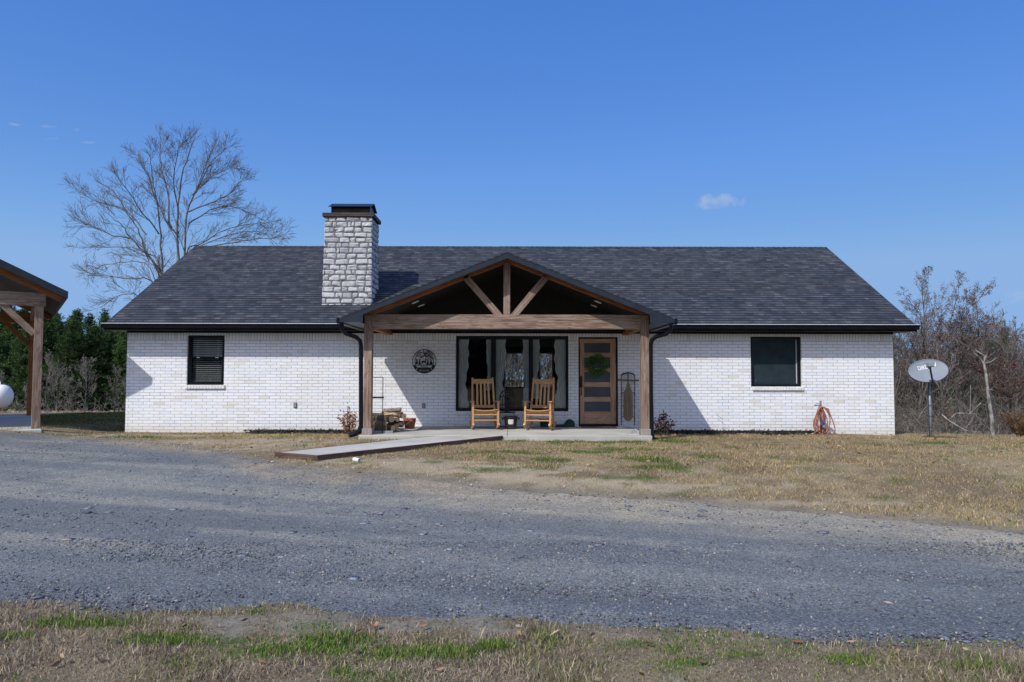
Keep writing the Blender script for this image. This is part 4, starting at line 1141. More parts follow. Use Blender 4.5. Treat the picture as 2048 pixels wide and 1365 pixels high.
q = MB(); xm_ = tx1 - .55; q.tube([(xm_ + .1 * math.cos(a_), ty, tp.z + tr + .05 + .075 * math.sin(a_)) for a_ in np.linspace(-.6, math.pi + .6, 12)], .022, 6); q.build('lifting_eye', M['tank'], t)
q = MB(); q.lathe([(.2, 0), (.2, .16), (.15, .22), (0, .24)], 18, (tx1 - L / 2 - .4, ty, tp.z + tr - .03)); q.build('valve_hood', M['tank'], t, smooth=True)
for x in (tx1 - .75, tx1 - 2.6):
    q = MB(); q.box(x - .06, x + .06, ty - .28, ty + .28, gzf(x, ty) - .1, tp.z - tr * .8); q.build('leg', M['tank'], t)

# ---- carport (local frame: x along its front, y going back), front right post at the origin
TH = R(34)
cpY = -1.42; cp = P(71, 857, cpY)
cz0 = .19
t = thing('carport', 'open timber carport with dark gable roof at the left edge', 'carport', (0, 0, 0))
LC, WC = 6.5, 6.5
def cpart(name, mt, mb, bev=.006, parent=None): return mb.build(name, mt, parent or t, bev)
q = MB(); q.box(-WC - .6, .11, -.35, LC + .5, -.35, 0); cpart('concrete_floor', M['concrete'], q, .015)
HB, HT = 2.72, 3.02
for x in (0, -WC):
    for y in (0, LC):
        q = MB(); q.bar((x, y, .002), (x, y, HB), .168, .168, up=(0, 1, 0)); po = cpart('post', M['cedar'] if y == 0 else M['cedar_red'], q)
        for s_ in ((1,) if x < 0 else (-1,)):
            q = MB(); q.bar((x + s_ * .08, y, HB - .62), (x + s_ * .70, y, HB + .02), .10, .135); cpart('brace', M['cedar'] if y == 0 else M['cedar_red'], q, .005, po)
        s_ = 1 if y == 0 else -1
        q = MB(); q.bar((x, y + s_ * .08, HB - .62), (x, y + s_ * .70, HB + .02), .10, .135); cpart('brace', M['cedar_red'], q, .005, po)
for y in (0, LC):
    q = MB(); q.bar((-WC - .2, y, (HB + HT) / 2), (.12, y, (HB + HT) / 2), .15, HT - HB); cpart('tie_beam', M['cedar'] if y == 0 else M['cedar_red'], q)
    for s_ in (0, 1):
        xe = .44 if s_ == 0 else -WC - .44; q = MB(); xr = -WC / 2
        q.bar((xr, y - .02, HT + .17 + .49 * (WC / 2) - .05), (xe, y - .02, HT + .17 - .49 * .44 - .05), .13, .2); cpart('rafter', M['cedar_red'], q)
    q = MB(); q.bar((-WC / 2, y, HT), (-WC / 2, y, HT + 1.6), .15, .15, up=(0, 1, 0)); cpart('king_post', M['cedar_red'], q)
for x in (0, -WC):
    q = MB(); q.bar((x, .08, (HB + HT) / 2), (x, LC - .08, (HB + HT) / 2), .15, HT - HB - .01); cpart('side_beam', M['cedar_red'], q)
q = MB(); ov, fo = .49, .47; zr = HT + .17 + .49 * WC / 2 + .1; xr = -WC / 2
for s_ in (0, 1):
    xe = ov if s_ == 0 else -WC - ov; ze = HT + .27 - .49 * ov
    for dz_ in (0, -.07): q.face([(xr, -fo, zr + dz_), (xe, -fo, ze + dz_), (xe, LC + fo, ze + dz_), (xr, LC + fo, zr + dz_)])
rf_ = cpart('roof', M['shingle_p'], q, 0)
q = MB()
for s_ in (0, 1):
    xe = ov if s_ == 0 else -WC - ov; ze = HT + .27 - .49 * ov
    q.face([(xr, -fo + .01, zr - .075), (xe, -fo + .01, ze - .075), (xe, LC + fo - .01, ze - .075), (xr, LC + fo - .01, zr - .075)])
cpart('ceiling', M['soffit'], q, 0, rf_)
q = MB()
for s_ in (0, 1):
    xe = ov if s_ == 0 else -WC - ov; ze = HT + .27 - .49 * ov
    for yy in (-fo - .03, LC + fo): q.prism([(xr, zr + .005), (xe, ze + .005), (xe, ze - .15), (xr, zr - .15)], yy, yy + .03)
    q.box(min(xe, xe + .03), max(xe, xe + .03), -fo - .03, LC + fo + .03, ze - .15, ze + .002)
cpart('fascia', M['fascia'], q, 0, rf_)
t.location = (cp.x, cpY, cz0); t.rotation_euler = (0, 0, TH)
# ================================================================== GROUND
FARP = [(0, 864), (100, 868), (250, 880), (400, 898), (560, 930), (700, 945), (850, 958), (1000, 976), (1250, 992), (1400, 1004), (1600, 1020), (1800, 1041), (2048, 1063)]
NEARP = [(0, 1213), (150, 1213), (200, 1228), (400, 1229), (560, 1208), (700, 1235), (900, 1240), (1000, 1237), (1250, 1260), (1400, 1262), (1600, 1280), (2048, 1292)]
fp = [G(*p) for p in FARP]; np_ = [G(*p) for p in NEARP]
FXs = np.array([p.x for p in fp]); FYs = np.array([p.y for p in fp]); NXs = np.array([p.x for p in np_]); NYs = np.array([p.y for p in np_])
def yfar(x):
    x = np.asarray(x, float); y = np.interp(x, FXs, FYs)
    y = np.where(x > FXs[-1], FYs[-1] - .12 * (x - FXs[-1]), y)
    return y + .22 * (fbm(x, x * 0 + 3, 1.6, 4) - .5)
def ynear(x):
    x = np.asarray(x, float); y = np.interp(x, NXs, NYs)
    y = np.where(x > NXs[-1], NYs[-1] - .1 * (x - NXs[-1]), y)
    return y + .16 * (fbm(x, x * 0 + 9, 2.2, 4) - .5)
def lerp3(a, b, t): return np.asarray(a) * (1 - t[..., None]) + np.asarray(b) * t[..., None]
GREEN = []
for px, py, rx, ry in [(380, 1282, 240, 13), (150, 1250, 120, 8), (560, 1298, 130, 14), (690, 1280, 70, 12), (620, 1255, 60, 8), (790, 1308, 60, 10), (985, 1297, 38, 12), (925, 1308, 45, 9), (1345, 1298, 30, 8), (680, 1350, 30, 8), (30, 1278, 50, 8), (1260, 1290, 60, 8), (1390, 1325, 30, 10), (860, 1252, 40, 6), (520, 1225, 40, 4), (1480, 1310, 60, 8), (1700, 1320, 70, 10), (1880, 1335, 60, 8),
                        (1210, 884, 150, 3.5), (1040, 881, 50, 3), (1330, 936, 62, 5), (1290, 920, 45, 4), (1412, 913, 36, 4), (1100, 921, 40, 4), (1240, 955, 90, 6), (1010, 905, 60, 4), (1180, 905, 60, 3), (1330, 882, 40, 4), (240, 876, 60, 3), (130, 873, 45, 3), (205, 888, 30, 2), (1470, 897, 20, 2), (1880, 887, 40, 2), (860, 925, 20, 2), (1250, 900, 80, 3), (1000, 940, 90, 5), (720, 926, 16, 2)]:
    c = G(px, py); ex_ = abs(G(px + rx, py).x - c.x); ey_ = abs(G(px, py - ry).y - G(px, py + ry).y) / 2
    GREEN.append((c.x, c.y, ex_, ey_))
def green(x, y):
    g = np.zeros_like(x)
    for cx_, cy_, ex_, ey_ in GREEN:
        d = ((x - cx_) / ex_) ** 2 + ((y - cy_) / ey_) ** 2
        g = np.maximum(g, np.exp(-d * .9))
    n = fbm(x, y, 3.1, 4, 4.4)
    g = sm(g * 1.15 + (n - .5) * 1.8, .16, .98)
    return np.maximum(g, .5 * sm(fbm(x, y, 1.1, 5, 2.2), .66, .78))
bare_c = [(G(px, py), rx, ry) for px, py, rx, ry in [(870, 930, 1.5, .6), (960, 940, 1.5, .5), (750, 922, .9, .4), (450, 885, 3.2, .7), (300, 872, 2.0, .5), (600, 890, 1.6, .6), (350, 900, 2.2, .5), (1060, 962, 1.6, .4), (1250, 975, 2, .25), (1500, 1008, 2, .2), (640, 1250, .5, .16), (940, 1252, .35, .2), (470, 1240, .5, .16), (520, 1262, .4, .14)]]
def bare(x, y):
    g = np.zeros_like(x)
    for c, ex_, ey_ in bare_c: g = np.maximum(g, np.exp(-(((x - c.x) / ex_) ** 2 + ((y - c.y) / ey_) ** 2)))
    return sm(g * (.55 + .9 * fbm(x, y, 1.6, 4, 8.8)) + (fbm(x, y, 5.5, 5, 3.8) - .5) * 1.7, .38, .72)
def ground_col(x, y):
    n = fbm(x, y, .8, 5, 1.1); n2 = fbm(x, y, 4.5, 4, 6.1)
    c = lerp3((.19, .145, .10), (.33, .265, .18), sm(n * .5 + n2 * .5, .35, .65))
    near = sm(-y, 12.0, 13.2)
    c = lerp3(c, np.asarray((.175, .138, .105)) * (0.7 + .8 * n2[..., None]), near * .8)
    b = bare(x, y)
    c = lerp3(c, np.asarray((.37, .30, .225)) * (.75 + .5 * n2[..., None]), b * (1 - near))
    c = lerp3(c, np.asarray((.25, .235, .215)) * (.75 + .5 * n2[..., None]), b * near * .7)
    c = lerp3(c, (.055, .095, .025), green(x, y) * .75)
    e = np.maximum(sm(.55 - np.abs(y - yfar(x)), 0, .55), sm(.22 - np.abs(y - ynear(x)), 0, .22))      # mud and grit along the drive
    c = lerp3(c, np.asarray((.20, .18, .155)) * (.7 + .6 * n2[..., None]), e * (.75 - .3 * near))
    return c * np.array((1.03, 1.03, .90))
xs = np.concatenate([[-900, -500, -300, -200, -140, -100, -75, -60, -48, -40, -34, -28, -24, -20], np.arange(-17, 18.01, .1), [19, 20, 22, 25, 28, 32, 37, 44, 52, 62, 76, 100, 150, 250, 500, 900]])
ys = np.concatenate([[-300, -120, -60, -35, -25, -21, -19], np.arange(-17.5, 3.01, .1), np.arange(3.5, 24, .7), [25, 27, 30, 33, 37, 42, 48, 55, 63, 72, 85, 110, 160, 300, 600, 1200]])
XX, YY = np.meshgrid(xs, ys, indexing='ij')
ZZ = gz(XX, YY)
ind = (YY < yfar(XX) - .05) & (YY > ynear(XX) + .05)
V = np.stack([XX, YY, ZZ - .012 * ind], -1).reshape(-1, 3)
nx, ny = len(xs), len(ys); ii = np.arange(nx - 1)[:, None] * ny + np.arange(ny - 1)[None, :]
Fc = np.stack([ii, ii + ny, ii + ny + 1, ii + 1], -1).reshape(-1, 4)
tag(npmesh('ground', V, Fc, M['ground'], cols=ground_col(XX, YY).reshape(-1, 3), smooth=True), kind='structure')

# ---- gravel drive
xs = np.concatenate([np.arange(-40, -17, 1.0), np.arange(-17, 18, .08), np.arange(18, 40, 1.0)]); NT_ = 110
tt = np.linspace(0, 1, NT_)
X2 = np.repeat(xs[:, None], NT_, 1); y0 = ynear(xs)[:, None]; y1 = yfar(xs)[:, None]
Y2 = y0 + (y1 - y0) * tt[None, :]
edge = np.minimum(sm(Y2 - y0, 0, .28), sm(y1 - Y2, 0, .28))
rut = .018 * (fbm(X2 * .35, Y2 * 2.2 + X2 * .5, 1.0, 4, 3.3) - .5) + .010 * (fbm(X2, Y2, 7, 3, 1.3) - .5)
Z2 = gz(X2, Y2) + .004 + rut * edge - .018 * (1 - edge) * (fbm(X2, Y2, 5, 3, 4.1) > .0) * (.3 + 1.2 * fbm(X2, Y2, 6, 3, 4.1))
def drive_col(x, y):
    yf, yn = yfar(x), ynear(x); dF = yf - y; dN = y - yn
    st_ = fbm(x * .35, y * 2.6 + x * .75, 1.0, 5, 7.7); n = fbm(x, y, 1.3, 5, 3.1); f_ = fbm(x, y, 9, 4, 2.7)
    c = lerp3((.150, .161, .182), (.200, .208, .222), sm(st_ * .5 + n * .25 + f_ * .25, .34, .66))
    c = lerp3(c, (.285, .275, .255), .6 * sm(st_ * .75 + f_ * .25, .50, .66) * sm(dN, 1.0, 2.2))            # dusty wheel tracks
    c = lerp3(c, (.105, .119, .15), .7 * sm(1.25 - dN, 0, 1.0) * sm(n, .3, .55))         # loose dark stone near the verge
    tan = sm(2.3 - dF, 0, 1.6) * sm(x, -2.5, .5)
    c = lerp3(c, np.asarray((.37, .325, .265)) * (.8 + .4 * f_[..., None]), np.clip(tan * (.65 + .6 * sm(n * .5 + st_ * .5, .36, .62)), 0, .9))
    tan2 = sm(1.3 - dF, 0, 1.1) * sm(-x, -.5, 1.5) * sm(x, -11, -7)
    c = lerp3(c, np.asarray((.33, .27, .205)) * (.7 + .6 * f_[..., None]), tan2 * (.3 + .7 * sm(n, .34, .55)))
    return c * np.array((.99, 1.03, .96))
V = np.stack([X2, Y2, Z2], -1).reshape(-1, 3); nx, ny = X2.shape
ii = np.arange(nx - 1)[:, None] * ny + np.arange(ny - 1)[None, :]
Fc = np.stack([ii, ii + ny, ii + ny + 1, ii + 1], -1).reshape(-1, 4)
tag(npmesh('gravel_drive', V, Fc, M['drive'], cols=drive_col(X2, Y2).reshape(-1, 3), smooth=True), kind='structure')
def drive_z(x, y): return gz(x, y) + .006

# ---- walk from the porch and its edging boards
wp = [Vector((-3.70, -6.14, 0)), Vector((-2.97, -6.56, 0)), Vector((-.21, -2.823, 0)), Vector((-1.56, -2.823, 0))]
ZW = ZF - .006
q = MB(); q.face([(p.x, p.y, ZW) for p in wp]); q.face([(p.x, p.y, -.15) for p in wp][::-1])
for i in range(4): a, b = wp[i], wp[(i + 1) % 4]; q.face([(a.x, a.y, -.15), (b.x, b.y, -.15), (b.x, b.y, ZW), (a.x, a.y, ZW)])
tag(q.build('concrete_walk', M['concrete'], None, weld=True), kind='structure')
for i, j, lab in ((0, 1, 'short dark wooden edging board across the near end of the concrete walk'), (1, 2, 'long dark wooden edging board along the right side of the concrete walk'), (3, 0, 'wooden edging board along the left side of the concrete walk')):
    a, b = wp[i], wp[j]; d = (b - a).normalized(); nrm = Vector((d.y, -d.x, 0)) * .021; e = d * .04 if i == 0 else Vector()
    z = ZW - .07 if i < 3 else ZW - .074
    q = MB(); q.bar((a.x + nrm.x - e.x, a.y + nrm.y - e.y, z), (b.x + nrm.x + e.x * .98, b.y + nrm.y + e.y * .98, z), .04, .15)
    tag(q.build('edging_board', M['board'], None, .004), lab, 'board', 'boards edging the walk')
# ---- pad behind the carport
q = MB(); q.box(-22, -9.5, 6.7, 8.0, -.3, .025); tag(q.build('concrete_pad', M['concrete'], None, .01), kind='structure')
# ---- white pipe ends by the walk
for (px, py), (qx, qy), lab in (((708, 922), (719, 924), 'short white plastic pipe lying on the dirt beside the walk'),):
    a, b = G(px, py + 1), G(qx, qy + 1); q = MB(); q.tube([(a.x, a.y, a.z + .03), (b.x, b.y, b.z + .03)], .03, 10, caps=False); q.tube([(a.x, a.y, a.z + .03), (b.x, b.y, b.z + .03)], .025, 10, caps=False)
    tag(q.build('plastic_pipe', M['white'], None), lab, 'pipe')

# ---- mulch along the wall
def mulch(name, x0, x1, lab):
    q = MB(); n = 60; rr = random.Random(int(x1 * 10)); rows = []
    for i in range(n + 1):
        x = x0 + (x1 - x0) * i / n; w_ = .42 + .2 * float(vnoise(i * .4, 3.0 + x0)); e = min(1, i / 4, (n - i) / 4); h = .05 * e
        rows.append([(x, -.002, gzf(x, 0) + .02 + h), (x, -w_ * .5, gzf(x, -w_ * .5) + h + .02), (x, -w_ * e - .03, gzf(x, -w_) - .01)])
    for i in range(n):
        for k in range(2): q.face([rows[i][k], rows[i + 1][k], rows[i + 1][k + 1], rows[i][k + 1]])
    for i in range(int((x1 - x0) * 420)):
        x = rr.uniform(x0, x1); y = -rr.random() * .5; p = Vector((x, y, gzf(x, y) + .05 + rr.uniform(0, .03)))
        d = Vector((rr.uniform(-1, 1), rr.uniform(-1, 1), rr.uniform(-.3, .5))).normalized(); s = d.cross(Vector((rr.uniform(-1, 1), rr.uniform(-1, 1), 1))).normalized()
        L, W = rr.uniform(.02, .07), rr.uniform(.008, .02); q.face([p, p + d * L, p + d * L + s * W, p + s * W])
    tag(q.build(name, M['mulch'], None), lab, 'mulch', kind='stuff')
mulch('mulch_bed', P(500, 866).x, -3.13, 'dark mulch strip along the brick wall left of the porch')
mulch('mulch_bed', 2.88, P(1640, 868).x, 'dark mulch strip along the brick wall right of the porch')

# ================================================================== GRASS (stuff)
def blades(name, n, xr, yr, dens, h, w, lab, colf, flat=.6):
    x = RNG.uniform(*xr, n); y = RNG.uniform(*yr, n)
    keep = RNG.random(n) < dens(x, y); x, y = x[keep], y[keep]; n = len(x)
    g = green(x, y); isg = RNG.random(n) < g * .85
    z = gz(x, y) - .004
    hh = h * (.55 + .95 * sm(fbm(x, y, 1.7, 4, 3.6), .3, .7)) * RNG.uniform(.45, 1.25, n) * np.where(isg, .95, 1.0); ww = w * RNG.uniform(.7, 1.3, n) * np.where(isg, 1.3, 1)
    ya = RNG.uniform(0, 2 * np.pi, n); lean = np.where(isg, RNG.uniform(.1, .9, n), RNG.uniform(.25, 1.0 + flat, n))
    la = RNG.uniform(0, 2 * np.pi, n)
    dx, dy = np.cos(ya) * ww / 2, np.sin(ya) * ww / 2
    lx_, ly_ = np.cos(la) * np.sin(np.minimum(lean, 1.45)) * hh, np.sin(la) * np.sin(np.minimum(lean, 1.45)) * hh
    up = np.cos(np.minimum(lean, 1.45)) * hh + .003
    V = np.empty((n, 5, 3))
    V[:, 0] = np.stack([x - dx, y - dy, z], -1); V[:, 1] = np.stack([x + dx, y + dy, z], -1)
    V[:, 2] = np.stack([x - dx * .8 + lx_ * .4, y - dy * .8 + ly_ * .4, z + up * .62], -1); V[:, 3] = np.stack([x + dx * .8 + lx_ * .4, y + dy * .8 + ly_ * .4, z + up * .62], -1)
    V[:, 4] = np.stack([x + lx_, y + ly_, z + up], -1)
    b = (np.arange(n) * 5)[:, None, None]
    Fc = (b + np.array([[0, 1, 3], [0, 3, 2], [2, 3, 4]])[None]).reshape(-1, 3)
    c = colf(x, y, isg, n)
    o = npmesh(name, V.reshape(-1, 3), Fc, M['blade'], cols=np.repeat(c, 5, 0))
    return tag(o, lab, 'grass', kind='stuff')
def pick(cols, n, w=None):
    return np.array(cols)[RNG.choice(len(cols), n, p=w)]
def col_near(x, y, isg, n):
    dry = pick([(.36, .29, .235), (.24, .185, .15), (.50, .42, .34), (.11, .08, .065), (.31, .26, .225)], n)
    gr = pick([(.11, .20, .035), (.07, .145, .025), (.17, .25, .055), (.25, .26, .10)], n)
    olive = (fbm(x, y, 1.4, 4, 7.3) > .52) & (RNG.random(n) < .35); dry = np.where(olive[:, None], pick([(.24, .235, .10), (.17, .19, .07)], n), dry)
    c = np.where(isg[:, None], gr, dry) * RNG.uniform(.75, 1.2, (n, 1)) * np.array((1.04, 1.03, .86)); return c
def col_lawn(x, y, isg, n):
    dry = pick([(.47, .38, .25), (.38, .30, .19), (.56, .465, .32), (.23, .175, .12), (.33, .30, .17)], n)
    k = sm(fbm(x, y, .7, 6, 9.9), .40, .60)[:, None]; brown = pick([(.32, .245, .19), (.21, .16, .125), (.40, .32, .25)], n)
    band = (.75 * sm(y, -4.6, -2.8) * sm(x, 1, 4))[:, None]
    dry = np.where(RNG.random((n, 1)) < np.maximum(k * .55, band * .8), brown, dry)
    gr = pick([(.10, .17, .035), (.07, .13, .025), (.16, .20, .06)], n)
    return np.where(isg[:, None], gr, dry) * RNG.uniform(.75, 1.15, (n, 1)) * np.array((1.13, 1.07, .83))
def dens_near(x, y):
    d = ynear(x) - y; k = fbm(x, y, 2.6, 4, 5.5)
    return np.where(d > -.05, (.35 + .65 * sm(d, -.05, .35)) * (.6 + .4 * sm(k, .3, .5)) * (1 - .8 * bare(x, y)), .0)
def hole(x, y):
    """1 where something solid covers the turf"""
    walk = np.zeros_like(x, bool) + True
    for i in range(4):
        a, b = wp[i], wp[(i + 1) % 4]; walk &= ((b.x - a.x) * (y - a.y) - (b.y - a.y) * (x - a.x)) > -.06
    porch = (x > -3.14) & (x < 2.88) & (y > -2.84)
    return walk | porch | (y > -.03) & (x > WX0) & (x < WX1)
def dens_lawn(x, y):
    d = y - yfar(x); k = fbm(x, y, 1.9, 4, 2.5)
    v = np.where(d > -.04, sm(d, -.05, .5), 0) * (.55 + .45 * sm(k, .35, .55)) * (1 - .9 * bare(x, y))
    left = sm(-x, 2.2, 3.4); v = v * (1 - .55 * left * sm(.9 - np.abs(d - .4), 0, .9))
    return np.where(hole(x, y), 0, v)
blades('verge_grass', 330000, (-5.2, 5.2), (-15.9, -12.9), dens_near, .038, .0046, 'patchy dry brown and green grass along the near side of the drive', col_near, .95)
blades('verge_grass', 26000, (-9, 9), (-17.4, -15.9), dens_near, .055, .006, 'dry brown grass nearest to the viewer', col_near)
blades('lawn_grass', 420000, (-3.4, 11.5), (-12.4, -.02), dens_lawn, .040, .0066, 'short dry tan lawn with green patches in front of the house', col_lawn)
blades('lawn_grass', 90000, (9.3, 19), (-11, 6), dens_lawn, .05, .010, 'dry tan lawn beyond the right corner of the house', col_lawn)
blades('lawn_grass', 90000, (-12.5, -3.1), (-6.6, -.02), dens_lawn, .04, .007, 'thin dry grass on the dirt in front of the left wall', col_lawn)
blades('lawn_grass', 30000, (-14, -9.45), (.0, 6.6), lambda x, y: np.where((x - cp.x) * .829 + (y - cpY) * .559 > .2, .9, 0), .06, .011, 'dark grass strip between carport and house', lambda x, y, g, n: pick([(.09, .12, .035), (.06, .09, .025), (.18, .16, .07)], n))
blades('field_grass', 60000, (-46, -9.6), (8.2, 40), lambda x, y: .9 + 0 * x, .10, .05, 'pale dry field grass behind the carport', lambda x, y, g, n: pick([(.36, .27, .17), (.30, .22, .14), (.42, .33, .21)], n))

# ================================================================== LOOSE STONES (stuff)
_oc = np.array([(1, 0, 0), (.3, .95, 0), (-.8, .6, 0), (-.8, -.6, 0), (.3, -.95, 0), (0, 0, 1), (0, 0, -1)], float)
_of = np.array([(0, 1, 5), (1, 2, 5), (2, 3, 5), (3, 4, 5), (4, 0, 5), (1, 0, 6), (2, 1, 6), (3, 2, 6), (4, 3, 6), (0, 4, 6)])
def stones(name, n, xr, yr, size, flatn, mat, lab, densf, zoff=0.0, zf=drive_z, tip=.25, lift=.08):
    x = RNG.uniform(*xr, n); y = RNG.uniform(*yr, n); k = RNG.random(n) < densf(x, y); x, y = x[k], y[k]; n = len(x)
    s = size[0] * np.exp(RNG.random(n) ** 2.2 * math.log(size[1] / size[0])); a = RNG.uniform(0, 6.283, n)
    B = _oc[None] * RNG.uniform(.7, 1.2, (n, 7, 1)); B = B * np.stack([s / 2, s / 2 * RNG.uniform(.55, 1, n), s / 2 * RNG.uniform(*flatn, n)], -1)[:, None, :]
    B[:, :, 2] += B[:, :, 0] * RNG.uniform(-tip, tip, (n, 1))
    c, sn = np.cos(a)[:, None], np.sin(a)[:, None]
    V = np.stack([B[:, :, 0] * c - B[:, :, 1] * sn + x[:, None], B[:, :, 0] * sn + B[:, :, 1] * c + y[:, None], B[:, :, 2] + (zf(x, y) + s * lift + zoff)[:, None]], -1)
    Fc = ((np.arange(n) * 7)[:, None, None] + _of[None]).reshape(-1, 3)
    return tag(npmesh(name, V.reshape(-1, 3), Fc, mat), lab, 'gravel', kind='stuff')
def on_drive(x, y): return (y < yfar(x) + .05) & (y > ynear(x) - .08) & (np.abs(x) < 1.2 + .72 * (y + 17.94))
clump = lambda x, y: .20 + .75 * sm(fbm(x * .6, y * 2.0 + x * .5, 1.0, 4, 6.6), .38, .6)
stones('gravel', 70000, (-5.5, 5.5), (-13.9, -11.2), (.006, .031), (.4, .9), M['gravelbit'], 'loose blue grey gravel along the near side of the drive', lambda x, y: on_drive(x, y) * clump(x, y))
stones('gravel', 50000, (-14, 9), (-11.2, -.5), (.009, .038), (.35, .8), M['gravelbit'], 'loose grey gravel scattered over the far side of the drive', lambda x, y: on_drive(x, y) * clump(x, y) * .75)
stones('slate_chips', 1000, (-6, 6), (-13.8, -9), (.03, .15), (.04, .10), M['slate'], 'flat slate chips lying on the gravel drive', lambda x, y: on_drive(x, y) * clump(x, y), 0, tip=.05, lift=.0)
stones('slate_chips', 900, (-12, 9), (-10, -2), (.04, .13), (.04, .10), M['slate'], 'flat stone chips on the far half of the drive', lambda x, y: on_drive(x, y) * clump(x, y), 0, tip=.05, lift=.0)
M['tanbit'] = mat_island('tan grit', [(0, (.20, .14, .09)), (.5, (.38, .29, .20)), (.85, (.50, .42, .33)), (1, (.62, .58, .52))], .95)
stones('grit', 16000, (-11, 6), (-11, -.6), (.012, .05), (.4, .8), M['tanbit'], 'tan grit along the far edge of the drive', lambda x, y: np.clip(1 - np.abs(y - yfar(x)) / .55, 0, 1) ** 1.3 * sm(-x, -6, 1) * (y < yfar(x) + .5) * ~hole(x, y))
stones('grit', 9000, (-11, 3), (-7.5, -.4), (.010, .045), (.4, .8), M['tanbit'], 'tan grit strewn on the bare dirt beside the walk', lambda x, y: bare(x, y) * (y > yfar(x)) * ~hole(x, y), zf=lambda x, y: gz(x, y))
# fallen leaves on the near verge
q = MB(); rr = random.Random(77)
for i in range(170):
    x, y = rr.uniform(-4, 4), rr.uniform(-15.4, -13.2)
    if y > float(ynear(x)) - .05: continue
    leafquad(q, Vector((x, y, gzf(x, y) + rr.uniform(.015, .045))), Vector((rr.uniform(-1, 1), rr.uniform(-1, 1), rr.uniform(-.1, .4))), rr.uniform(.03, .085), rr.uniform(.015, .04), rr=rr)
for i in range(420):
    x, y = rr.uniform(-9.5, 10), rr.uniform(-7, -.2) if rr.random() < .6 else rr.uniform(-1.2, -.1)
    if y < float(yfar(x)) or bool(hole(np.array(x), np.array(y))): continue
    leafquad(q, Vector((x, y, gzf(x, y) + rr.uniform(.015, .05))), Vector((rr.uniform(-1, 1), rr.uniform(-1, 1), rr.uniform(-.1, .4))), rr.uniform(.04, .09), rr.uniform(.02, .045), rr=rr)
tag(q.build('fallen_leaves', M['dryleaf'], None), 'curled brown leaves lying in the verge and lawn grass', 'leaves', kind='stuff')

# ================================================================== SHRUBS, TREES
def shrub(name, px, py, Y, wd, ht, nst, nlf, lmat, lab, seed, L=(.05, .085), grp=None, zb=None):
    b = P(px, py, Y); z0 = gzf(b.x, Y) if zb is None else zb; rr = random.Random(seed)
    t = thing(name, lab, 'shrub', (b.x, Y, z0), grp)
    sq, lq = MB(), MB()
    for i in range(nst):
        a_ = rr.random() * 6.283; sp = rr.uniform(.15, 1.0); hh = ht * (1.05 - .55 * sp ** 1.5) * rr.uniform(.8, 1.05)
        tip = Vector((b.x + math.cos(a_) * wd / 2 * sp, Y + math.sin(a_) * wd / 2 * sp * .8, z0 + hh)); base = Vector((b.x + math.cos(a_) * .04, Y + math.sin(a_) * .04, z0 - .02))
        mid = base.lerp(tip, .5) + Vector((rr.uniform(-.03, .03), rr.uniform(-.03, .03), .03)); sq.tube([base, mid, tip], [.008, .006, .003], 5)
        for k in range(nlf):
            s_ = rr.uniform(.22, 1.03); p = base.lerp(mid, s_ * 2) if s_ < .5 else mid.lerp(tip, s_ * 2 - 1)
            p = p + Vector((rr.gauss(0, .028), rr.gauss(0, .028), rr.gauss(0, .02)))
            d = Vector((rr.uniform(-1, 1), rr.uniform(-1, 1), rr.uniform(-.4, .9))); l_ = rr.uniform(*L); leafquad(lq, p, d, l_, l_ * rr.uniform(.35, .55), rr=rr)
    sq.build('stems', M['twig'], t); lq.build('leaves', lmat, t)
    return t
shrub('shrub', 697, 869, -.95, .52, .66, 17, 22, M['leaf_orange'], 'small copper leaved shrub against the brick wall left of the porch', 3)
shrub('shrub', 1327, 868, -.95, .58, .60, 17, 20, M['leaf_red'], 'small dark red leaved shrub right of the porch downspout', 5)
for px, py, lab, sd in ((1457, 866, 'tiny bare dark sapling against the right brick wall', 1), (592, 868, 'tiny bare sapling below the outlet on the left wall', 2), (1446, 840, 'wispy dry vine stub on the right brick wall', 3)):
    b = P(px, py, -.12); rr = random.Random(sd); q = MB(); z0 = min(b.z, gzf(b.x, -.12) + (.0 if py > 850 else 9))
    for k in range(3 if py > 850 else 1):
        p = Vector((b.x, -.12, z0)); pts = [p]
        for i in range(5): p = p + Vector((rr.uniform(-.045, .035) - .015, rr.uniform(-.015, .015), rr.uniform(.02, .06))); pts.append(p)
        q.tube(pts, [.006, .006, .005, .004, .003, .002], 5)
    tag(q.build('sapling', M['twig'], None), lab, 'sapling')

def tubes_np(lines, sides):
    """lines: list of (pts (m,3), radii (m,)); one mesh of thin tubes"""
    VV, FF, n0 = [], [], 0
    for pts, rad in lines:
        pts = np.asarray(pts); m_ = len(pts); t = np.gradient(pts, axis=0); t /= np.linalg.norm(t, axis=1, keepdims=True) + 1e-9
        ref = np.array([0, 0, 1.0]) if abs(t[0, 2]) < .9 else np.array([1.0, 0, 0])
        a = np.cross(t, ref); a /= np.linalg.norm(a, axis=1, keepdims=True) + 1e-9; b = np.cross(t, a)
        q_ = 2 * np.pi * np.arange(sides) / sides
        ring = pts[:, None] + np.asarray(rad)[:, None, None] * (np.cos(q_)[None, :, None] * a[:, None] + np.sin(q_)[None, :, None] * b[:, None])
        VV.append(ring.reshape(-1, 3)); i = np.arange(m_ - 1)[:, None] * sides; k = np.arange(sides)[None]; k2 = (k + 1) % sides
        FF.append(np.stack([i + k, i + k2, i + sides + k2, i + sides + k], -1).reshape(-1, 4) + n0); n0 += m_ * sides
    return np.concatenate(VV), np.concatenate(FF)
